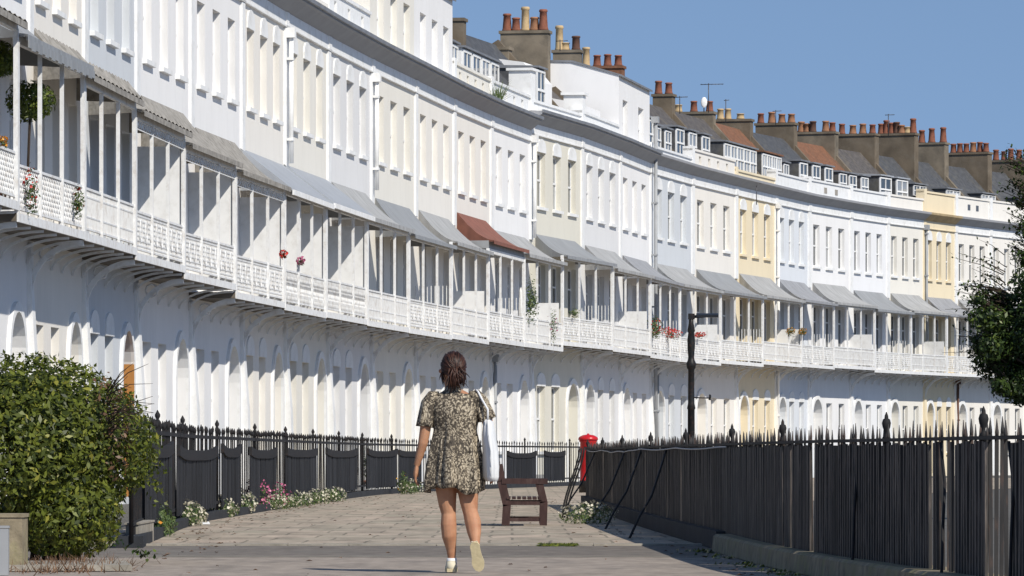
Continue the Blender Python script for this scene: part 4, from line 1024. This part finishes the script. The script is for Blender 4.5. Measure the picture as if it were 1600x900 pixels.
# shoulder bag: its own thing, hanging from her shoulder
bagm = mat('white_cotton', (.72,.73,.74), .9, .06, 8, .3, 14)
bag = MB(); rows = [(652,757,.022,.03),(660,758,.034,.09),(680,759,.045,.13),(705,762,.052,.15),(730,763,.056,.155),(745,763,.054,.15),(752,764,.040,.13)]
N = 24
for k, (y, xc, hw, hd) in enumerate(rows):
    c = W(xc, y); 
    for j in range(N):
        t_ = 2*math.pi*j/N; rr = 1+.12*math.sin(t_*4+k*.4)+.08*math.sin(t_*7-k*.3)+.04*math.sin(t_*11)
        bag.v.append((c.x+hw*rr*math.cos(t_)+.022, .0+hd*.75*rr*math.sin(t_)-.03, c.z))
for k in range(len(rows)-1):
    for j in range(N): a_ = k*N+j; b_ = k*N+(j+1) % N; bag.f.append((a_, a_+N, b_+N, b_)); bag.sm.append(True)
bag.f.append(tuple(range(N))); bag.f.append(tuple(reversed(range((len(rows)-1)*N, len(rows)*N)))); bag.sm += [False]*2
bg_ = empty('shoulder_bag', (gx, gy, 0)); tag(bg_, 'white cotton shoulder bag hanging at the right side of the walking woman', 'bag')
bag.build('bag_body', bagm, bg_, fixn=True)
st_ = MB()
for dy in (-.10, .04):
    st_.tube([W(758,656,dy-.02)+Vector((.02,0,0)), W(756,640,dy*.9-.02)+Vector((.03,0,0)), W(753,624,dy*.8), W(747,612,dy*.5), W(743,609,-.0)], .008, 6)
st_.build('strap', bagm, bg_)

# ------------------------------------------------------------------ hedge and things at the lower left
hx, hy = at(60, 41.5)
hedge = empty('hedge', (0,0,0)); tag(hedge, 'large rounded green shrub with glossy leaves overhanging the left of the path', 'shrub')
hm_ = MB()
leaves(hm_, (hx-.15, hy+.4, .86), (1.0,1.3,.74), 21000, .062, .68, .42, .30, 1, .03)
leaves(hm_, (hx+.20, hy+.1, .90), (.48,.9,.52), 7500, .058, .6, .42, .34, 2, .05)
leaves(hm_, (hx+.22, hy, .42), (.46,.9,.38), 6000, .056, .6, .42, .2, 5, .03)
leaves(hm_, (hx-.25, hy+.2, 1.27), (.5,.7,.28), 4500, .06, .5, .42, .3, 7)
rnd = random.Random(6)
for k in range(260):                                    # stray shoots beyond the outline
    a = rnd.uniform(-.2, math.pi*1.0); p = Vector((hx-.10+.92*math.cos(a), hy+rnd.uniform(-.6,.5), .84+.76*math.sin(a))); d = Vector((math.cos(a)+rnd.gauss(0,.4), rnd.gauss(0,.3), math.sin(a)+rnd.gauss(.1,.4))).normalized()
    for j in range(rnd.choice((4,6,9))):
        q = p+d*(.03*j)-Vector((0,0,.002*j*j)); n2 = Vector((rnd.gauss(0,1),rnd.gauss(0,1),rnd.gauss(0,1))).normalized(); b2 = n2.cross(d).normalized()
        hm_.poly([tuple(q), tuple(q+b2*.014+n2*.015), tuple(q+n2*.045), tuple(q-b2*.014+n2*.015)])
hm_.build('foliage', M['leaf_hedge'], hedge)
stm = MB()
for k in range(40):
    a = rnd.uniform(0,6.28); e = Vector((hx-.1+.8*math.cos(a)*rnd.random(), hy+.2+.7*math.sin(a), rnd.uniform(.5,1.45))); b0 = Vector((hx-.15+rnd.uniform(-.3,.5), hy+.3+rnd.uniform(-.3,.3), 0))
    stm.tube([b0, b0.lerp(e,.4)+Vector((rnd.gauss(0,.08),rnd.gauss(0,.08),.05)), e], [.014,.009,.003], 5)
for k in range(26):                                     # dry twigs poking out on the right
    p = Vector((hx+.60, hy-.5, rnd.uniform(1.0,1.42))); e = p+Vector((rnd.uniform(.05,.38), rnd.uniform(-.2,.2), rnd.uniform(-.15,.25)))
    stm.tube([p, p.lerp(e,.5)+Vector((0,0,.04)), e], [.005,.004,.0015], 4)
stm.build('stems', M['trunk'], hedge)
ddm = MB(); leaves(ddm, (hx+.58, hy-.1, 1.10), (.20,.5,.46), 420, .05, .3, .4, .3, 3); ddm.build('dry_leaves', M['dry'], hedge)
trl = MB()
for k in range(60): 
    u = rnd.random(); q = Vector((hx+.62+.38*u, hy-.75, .20-.14*u+rnd.gauss(0,.02))); n2 = Vector((rnd.gauss(0,1),rnd.gauss(0,1),rnd.gauss(0,1))).normalized(); b2 = n2.cross(Vector((0,0,1))).normalized()
    trl.poly([tuple(q), tuple(q+b2*.016+n2*.018), tuple(q+n2*.05), tuple(q-b2*.016+n2*.018)])
trl.build('trailing_shoot', M['leaf_dark'], hedge)
px, py = at(16, 38.9)
o = MB().box(-.12,.11,-.2,.25,0,.40).box(-.13,.12,-.21,.26,.403,.43).build('stone_pier', M['moss'], None, (px, py, 0)); tag(o, 'low brown stone pier under the left side of the large shrub', 'pier')
px, py = at(3, 37.3)
o = MB().box(-.03,.05,-.04,.04,0,.34).box(-.035,.055,-.045,.045,.343,.36).build('metal_post', M['grey_metal'], None, (px, py, 0)); tag(o, 'short grey metal post at the bottom left corner', 'post')
gx2, gy2 = at(100, 39.2)
gm = MB(); rnd = random.Random(12)
for k in range(700):
    x = gx2+rnd.gauss(0,.22); y = gy2+rnd.gauss(0,.7); h = rnd.uniform(.02,.12); a = rnd.uniform(0,6.28)
    gm.poly([(x,y,0),(x+.012*math.cos(a),y+.012*math.sin(a),0),(x+rnd.gauss(0,.06),y+rnd.gauss(0,.06),h)])
tag(gm.build('dry_grass', M['dry']), 'dry grass and dead stalks under the large shrub', 'grass', kind='stuff')
gp = MB().box(-.5,.45,-.9,.8,0,.045); o = gp.build('kerb', M['stone'], None, (gx2+.02, gy2+.3, 0), R(6)); tag(o, kind='structure')
px, py = on_ground(212, 850)
o = MB().box(-.06,.06,-1.1,1.1,0,.20).box(-.07,.07,-1.12,1.12,.202,.22).build('garden_wall', M['stone'], None, (px+.02, py+.3, 0)); tag(o, 'low pale garden wall end behind the right edge of the large shrub', 'wall')

# flowering clumps at the railing foot
def clump(xp, yp, wd, h, petals, npet, label, seed, dep=.7, nl=500):
    wd *= 1.4; h *= 1.0; npet = int(npet*.8); nl = int(nl*1.3); gx, gy = on_ground(xp, yp); gx += .12; o = empty('flowering_plant', (gx, gy, 0)); tag(o, label, 'flowers', 'flower clumps along the foot of the railings')
    f = MB(); leaves(f, (0,0,h*.42), (wd,dep,h*.55), nl, .055, .2, .3, .3, seed, 0.0); f.build('foliage', M['leaf_plant'], o)
    q = MB(); leaves(q, (0,-.02,h*.5), (wd*1.0,dep*1.05,h*.58), npet, .035, .75, .9, .3, seed+50, .02); q.build('blossom', M[petals], o)
    return o
clump(277,822,.17,.30,'petal_w',520,'cream daisy clump nearest the large shrub, against the dark stone base',1)
clump(360,803,.20,.34,'petal_w',420,'cream flowers beside the bare stone block',2)
clump(408,797,.22,.24,'petal_w',420,'low cream flowers below the third board panel',3)
clump(455,791,.22,.24,'petal_w',360,'white and green clump at the foot of the open railings, mid row',4)
clump(510,784,.20,.26,'petal_w',360,'last cream clump of the row where the paving widens',5)
clump(352,801,.10,.52,'petal_p',260,'tall pink flowers in the gap behind the dark stone base',6,.4)
clump(388,799,.16,.47,'petal_p',320,'pink flowers spreading before the fourth board panel',7,.5)
clump(335,808,.16,.26,'petal_w',260,'cream flowers spilling round the corner of the dark stone base',14)
clump(432,794,.22,.20,'petal_w',260,'low cream daisies between two larger clumps below the third board panel',15)
clump(482,787,.20,.24,'petal_w',300,'cream daisies below the long fifth board panel',16)
clump(425,796,.14,.40,'petal_p',160,'sparse pink flowers rising behind the low cream daisies',17,.4,260)
clump(634,772,.20,.32,'petal_w',200,'cream clump just left of the walking woman',8)
clump(622,772,.10,.55,'petal_o',14,'leggy green plant with few orange flowers left of the woman',9,.4,420)
clump(904,818,.26,.26,'petal_w',420,'white daisy clump under the bent bars at the fence end',10)
clump(232,838,.13,.34,'petal_o',6,'bright green weeds between the large shrub and the boards',11,.7,900)
def potted(xp, dd, zb, wd, h, label, seed, leaf='leaf_plant', petals=None, npet=0, pot=True, nl=420):
    x, y = at(xp, dd); o = empty('potted_plant', (x, y, zb)); tag(o, label, 'plant')
    if pot: MB().lathe(0,0,[(.10,0),(.14,.22),(.155,.22),(.155,.26),(.13,.26)],12).build('pot', M['pot'], o)
    f = MB(); leaves(f, (0,0,.25+h*.5), (wd,wd,h*.55), nl, .07, .1, .35, .4, seed); f.build('foliage', M[leaf], o)
    if petals: q = MB(); leaves(q, (0,0,.27+h*.5), (wd*1.05,wd*1.05,h*.58), npet, .06, .8, .9, .3, seed+9); q.build('blossom', M[petals], o)
    return o
potted(822,158,.0,.42,1.05,'tall shrub in a tub behind the railing, right of the woman',31,nl=900)
potted(563,127,.0,.36,.95,'dark rounded shrub poking over the railing left of the woman',32,'leaf_dark',nl=700)
potted(548,112,.1,.16,.5,'small pink flowering pot seen between two board panels',33,'leaf_plant','petal_p',60)

gx3, gy3 = on_ground(497, 774)
o = MB().lathe(0,0,[(.10,.1),(.15,.45),(.17,.45),(.17,.5),(.14,.5)],14).build('plant_pot', M['petal_r'] if False else M['red'], None, (gx3-.55, gy3+3, .12)); tag(o, 'bright red plant pot seen between two board panels', 'pot')
# ------------------------------------------------------------------ plants on the balconies
def house_pt(i, u, y): r_, w_, a_ = house_objs[i]; return r_.matrix_basis @ Vector((u*w_, y, 0))
def balc(i, u, yl, z, name, cat, label, parts):
    p = house_pt(i, u, yl); o = empty(name, (p.x, p.y, z)); tag(o, label, cat)
    for nm, mb, mt in parts: mb.build(nm, M[mt], o)
    return o
def pos_on_ray(xp, yp, d): return ((xp-800)/F_PX*d, d, CAM_H+(712-yp)/F_PX*d)
def baytree(xp, ytop, ybot, ypot, d, r, label, seed):
    x, y, z = pos_on_ray(xp, (ytop+ybot)/2, d); zb = CAM_H+(712-ypot)/F_PX*d
    o = empty('bay_tree', (x, y, zb)); tag(o, label, 'potted tree', 'clipped bay trees on the left balcony')
    f = MB(); leaves(f, (0,0,z-zb), (r,r,r*.85), 2200, .07, .35, .42, .15, seed); f.build('crown', M['leaf_bay'], o)
    MB().tube([(-.06,0,.2),(-.03,0,(z-zb)*.6),(0,0,z-zb)], .02, 6).build('trunk', M['trunk'], o)
    MB().lathe(0,0,[(.13,0),(.18,.28),(.2,.28),(.2,.33),(.17,.33)],12).build('pot', M['pot'], o)
dB = 79.0
baytree(48,128,190,330,dB,.39,'clipped bay tree with a thin slanted trunk behind the balcony rail',1)
baytree(-6,60,125,320,dB-2,.33,'clipped bay tree cut off by the left edge of the photo',2)
def blob(xp, yp, d, wd, h, leaf, petals, npet, name, cat, label, seed, nl=260, sz=.06):
    x, y, z = pos_on_ray(xp, yp, d); o = empty(name, (x, y, z)); tag(o, label, cat)
    if nl: f = MB(); leaves(f, (0,0,0), (wd,wd,h), nl, sz, .1, .35, .4, seed); f.build('foliage', M[leaf], o)
    if petals: q = MB(); leaves(q, (0,-.02,h*.2), (wd,wd,h*.8), npet, sz*.8, .7, .9, .3, seed+5); q.build('blossom', M[petals], o)
def brk(i, u): p = house_pt(i, u, -.98); return p
def on_balc(xp, yp, *a, **k):
    # depth where this bearing meets the balcony front
    best = None
    for i in range(len(H)):
        r_, w_, a_ = house_objs[i]; pj = interp((B[i][0]+B[i+1][0])/2, 300, .92, 1100, 1.08)+.06
        p = house_pt(i, 0, -pj); q = house_pt(i, 1, -pj); xa = 800+p.x/p.y*F_PX; xb = 800+q.x/q.y*F_PX
        if xa <= xp <= xb: u = (xp-xa)/(xb-xa); best = p.y+(q.y-p.y)*u; break
    blob(xp, yp, (best or 90)-.15, *a, **k)
on_balc(48,300,.12,.38,'leaf_plant','petal_r',46,'geranium','plant','red geranium trailing down the nearest balcony railing',11)
on_balc(122,318,.09,.28,'leaf_plant','petal_r',14,'climbing_plant','plant','small climber on the round ironwork at the first balcony end',12)
on_balc(3,222,.10,.09,'leaf_plant','petal_o',60,'marigold','plant','yellow flowers on the balcony at the left edge',13,nl=60)
on_balc(830,470,.22,.7,'leaf_plant',None,0,'climbing_plant','plant','tall green climber behind the balcony rail left of the beige house',14,nl=520,sz=.09)
on_balc(864,508,.16,.5,'leaf_plant','petal_p',26,'trailing_plant','plant','trailing green plant with pink flowers at a balcony corner',15,nl=340)
on_balc(897,490,.18,.16,'leaf_plant',None,0,'balcony_shrub','plant','small round shrub on the beige house balcony',16)
on_balc(1022,512,.30,.42,'leaf_plant','petal_r',50,'balcony_shrub','plant','bushy green plant with red flowers on a grey house balcony',17,nl=520,sz=.08)
on_balc(1046,522,.40,.22,'leaf_plant','petal_r',330,'geranium_box','plant','red geraniums spilling over the balcony left of the lamp',18,nl=360)
on_balc(1092,524,.24,.12,'leaf_plant','petal_r',200,'geranium_box','plant','red geraniums on the balcony just right of the lamp',19,nl=120)
on_balc(1235,518,.18,.16,'leaf_plant','petal_o',90,'hanging_basket','hanging basket','orange hanging basket, left one of the pair under the canopies right of the lamp',20)
on_balc(1254,519,.18,.16,'leaf_plant','petal_o',90,'hanging_basket','hanging basket','orange hanging basket, right one of the pair under the canopies right of the lamp',21)
on_balc(470,409,.10,.10,'leaf_plant','petal_p',70,'geranium','plant','pink flower pot above the interlaced white railing',22,nl=60)
on_balc(443,398,.09,.10,'leaf_plant','petal_r',70,'geranium','plant','red flower pot at the near end of the interlaced white railing',23,nl=60)
# weeds growing in the parapet
def weed(i, u, label, seed):
    p = house_pt(i, u, -.15); o = MB(); rnd = random.Random(seed)
    for k in range(90):
        a = rnd.uniform(0,6.28); e = Vector((rnd.gauss(0,.28), rnd.gauss(0,.2), rnd.uniform(.3,.75))); b0 = Vector((rnd.gauss(0,.1),rnd.gauss(0,.1),0))
        o.poly([tuple(b0), tuple(b0+Vector((.025,0,0))), tuple(e)])
    q = o.build('weed', M['leaf_plant'], None, (p.x, p.y, 11.12)); tag(q, label, 'weed')
weed(12,.02,'tuft of green weeds sprouting between two pierced parapets',1)
# balcony furniture: white parasol arms and chairs seen on the rust canopy balcony
p = house_pt(12, .35, -.5)
o = MB().tube([(0,0,0),(0,0,1.9)],.02,6).build('parasol', M['iron_w'], None, (p.x,p.y,3.98)); tag(o, 'closed white parasol pole standing on a mid terrace balcony', 'parasol')
fo = MB().tube([(0,0,.9),(0,0,1.0),(0,0,1.7),(0,0,1.95)],[.03,.09,.05,.01],8).build('folded_cloth', M['iron_w'], o)

# ------------------------------------------------------------------ aerials
def aerial(xp, ytop, ybase, d, arms, label, yag=True):
    x, y, z0 = pos_on_ray(xp, ybase, d); zt = CAM_H+(712-ytop)/F_PX*d; h = zt-z0
    o = empty('tv_aerial', (x, y, z0)); tag(o, label, 'aerial', 'television aerials on the chimneys')
    MB().tube([(0,0,0),(0,0,h)], .018, 5).build('mast', M['aerial'], o)
    am = MB().tube([(-arms*.35,0,h-.05),(arms*.65,0,h-.03)], .014, 5)
    if yag:
        for k in range(7): xx = -arms*.3+arms*.9*k/6; am.tube([(xx,-.18,h-.04),(xx,.18,h-.04)], .01, 4)
    am.build('antenna', M['aerial'], o)
aerial(1107,130,176,188,.85,'tallest aerial, with a long boom, above the brown chimneys right of the white attic')
aerial(1134,155,192,192,.2,'thin bare aerial rod above the third chimney group',False)
aerial(1571,235,252,215,.3,'small aerial above the last chimneys by the tree',False)
aerial(901,130,160,172,.9,'aerial in front of the white gable of the beige house')
aerial(1182,285,320,195,.3,'short aerial behind the pierced parapet',False)
aerial(1062,150,178,186,.45,'small aerial on the chimney just left of the tallest aerial')
aerial(1212,172,196,200,.35,'short aerial among the orange pots in the middle of the far chimneys',False)
aerial(1388,178,212,214,.4,'aerial rising between the crowded pots over the farther yellow house')
aerial(875,62,80,170,.4,'little aerial beside the buff pots above the white gable',False)
dish = empty('satellite_dish', pos_on_ray(1100,160,188)); tag(dish, 'white satellite dish on a chimney', 'satellite dish')
MB().ell((0,0,0),(.12,.04,.2),12,6).build('bowl', M['trim'], dish); MB().tube([(0,.03,-.35),(0,.03,.05)],.02,6).build('bracket', M['aerial'], dish)

# ------------------------------------------------------------------ tree on the right
tx, ty = at(1668, 70)
tree = empty('broadleaf_tree', (tx, ty, 0)); tag(tree, 'dark leafy tree leaning in from the right edge beyond the fence', 'tree')
MB().tube([(.35,0,0),(.25,0,1.0),(.1,0,2.2),(.0,0,3.4),(-.05,0,4.6)], [.16,.14,.11,.07,.03], 10).build('trunk', M['trunk'], tree)
tf = MB(); brn = MB(); rnd = random.Random(9); st = F_PX/70
def T(x, y, dep=0): return Vector(((x-800)/st-tx, dep, CAM_H+(712-y)/st))
cl = [(1668,290,.42,.4,.7),(1672,380,.5,.5,.8),(1612,448,.34,.26,.8),(1570,474,.28,.22,.8),(1540,500,.24,.2,.8),(1600,520,.5,.38,1.3),(1570,560,.42,.30,1.2),(1545,540,.26,.22,.9),(1592,602,.34,.24,1.1),(1625,595,.45,.33,1.2),(1650,480,.55,.55,1.2),(1606,360,.12,.16,.35),(1598,318,.08,.08,.3),(1601,405,.16,.15,.45),(1660,560,.6,.5,1.2),(1604,262,.07,.10,.3),(1563,604,.16,.13,.8),(1525,470,.12,.08,.4),(1530,535,.14,.1,.5)]
for k, (x, y, r1, r2, dn) in enumerate(cl):
    c = T(x, y, rnd.uniform(-.4,.4)); leaves(tf, c, (r1, r1*1.1, r2), int(16500*r1*r1*dn)+60, .066, .1, .45, .55, k)
    b0 = Vector((.08,0,max(1.2,c.z-.8))); brn.tube([b0, b0.lerp(c,.5)+Vector((0,0,.1)), c], [.04,.02,.008], 5)
for k in range(120):
    x = rnd.gauss(1520, 18); y = rnd.gauss(500, 45)
    a = T(1570, y+rnd.uniform(-10,25), rnd.uniform(-.3,.3)); e = T(x, y-12, rnd.uniform(-.3,.3)); brn.tube([a, a.lerp(e,.5)+Vector((0,0,.03)), e], [.008,.005,.002], 4)
    for j in range(11):
        q = a.lerp(e, .3+.7*rnd.random())+Vector((rnd.gauss(0,.03),rnd.gauss(0,.03),rnd.gauss(0,.03))); n2 = Vector((rnd.gauss(0,1),rnd.gauss(0,1),rnd.gauss(0,1))).normalized(); b2 = n2.cross(Vector((0,0,1))).normalized()
        tf.poly([tuple(q), tuple(q+b2*.018+n2*.028), tuple(q+n2*.062), tuple(q-b2*.018+n2*.028)])
for k in range(75):
    x = rnd.gauss(1580, 9); y = rnd.uniform(235, 420); e = T(x, y, 0); a = T(1625, y+25, 0); brn.tube([a, e], [.008,.002], 4)
    for j in range(9):
        q = a.lerp(e, .4+.6*rnd.random())+Vector((rnd.gauss(0,.04),0,rnd.gauss(0,.04))); n2 = Vector((rnd.gauss(0,1),rnd.gauss(0,1),rnd.gauss(0,1))).normalized(); b2 = n2.cross(Vector((0,0,1))).normalized()
        tf.poly([tuple(q), tuple(q+b2*.018+n2*.028), tuple(q+n2*.062), tuple(q-b2*.018+n2*.028)])
tf.build('crown', M['leaf_dark'], tree); brn.build('branches', M['trunk'], tree)

# litter on the paving
px, py = on_ground(313, 819)
o = MB(); o.box(-.05,.05,-.15,.15,0,.02); o.lathe(.07,0,[(.01,0),(.02,.01),(.01,.03)],6); q = o.build('plastic_bottle', WALLS['paleblue'], None, (px+.03, py, .002), R(20)); tag(q, 'flattened pale blue plastic bottle lying on the paving near the daisies', 'litter')

# wind-blown leaves and specks on the paving
lv = MB(); rnd = random.Random(77)
for k in range(420):
    d = rnd.uniform(37, 110); e = rnd.random()
    la, ra = (lat_at(RAIL, d) if d > 52 else -3.4), lat_at(FENCE, d)
    x = la+.25+abs(rnd.gauss(0,.25)) if e < .4 else (ra-.35-abs(rnd.gauss(0,.22)) if e < .75 else rnd.uniform(la+.3, ra-.4))
    a = rnd.uniform(0,6.28); r = rnd.uniform(.012,.035)
    lv.poly([(x-r*math.cos(a),d-r*2*math.sin(a),.002),(x+r*.5*math.sin(a),d-r*.5,.012),(x+r*math.cos(a),d+r*2*math.sin(a),.004),(x-r*.5*math.sin(a),d+r*.5,.014)])
tag(lv.build('fallen_leaves', M['dry']), 'small dry leaves scattered over the paving', 'leaves', kind='stuff')
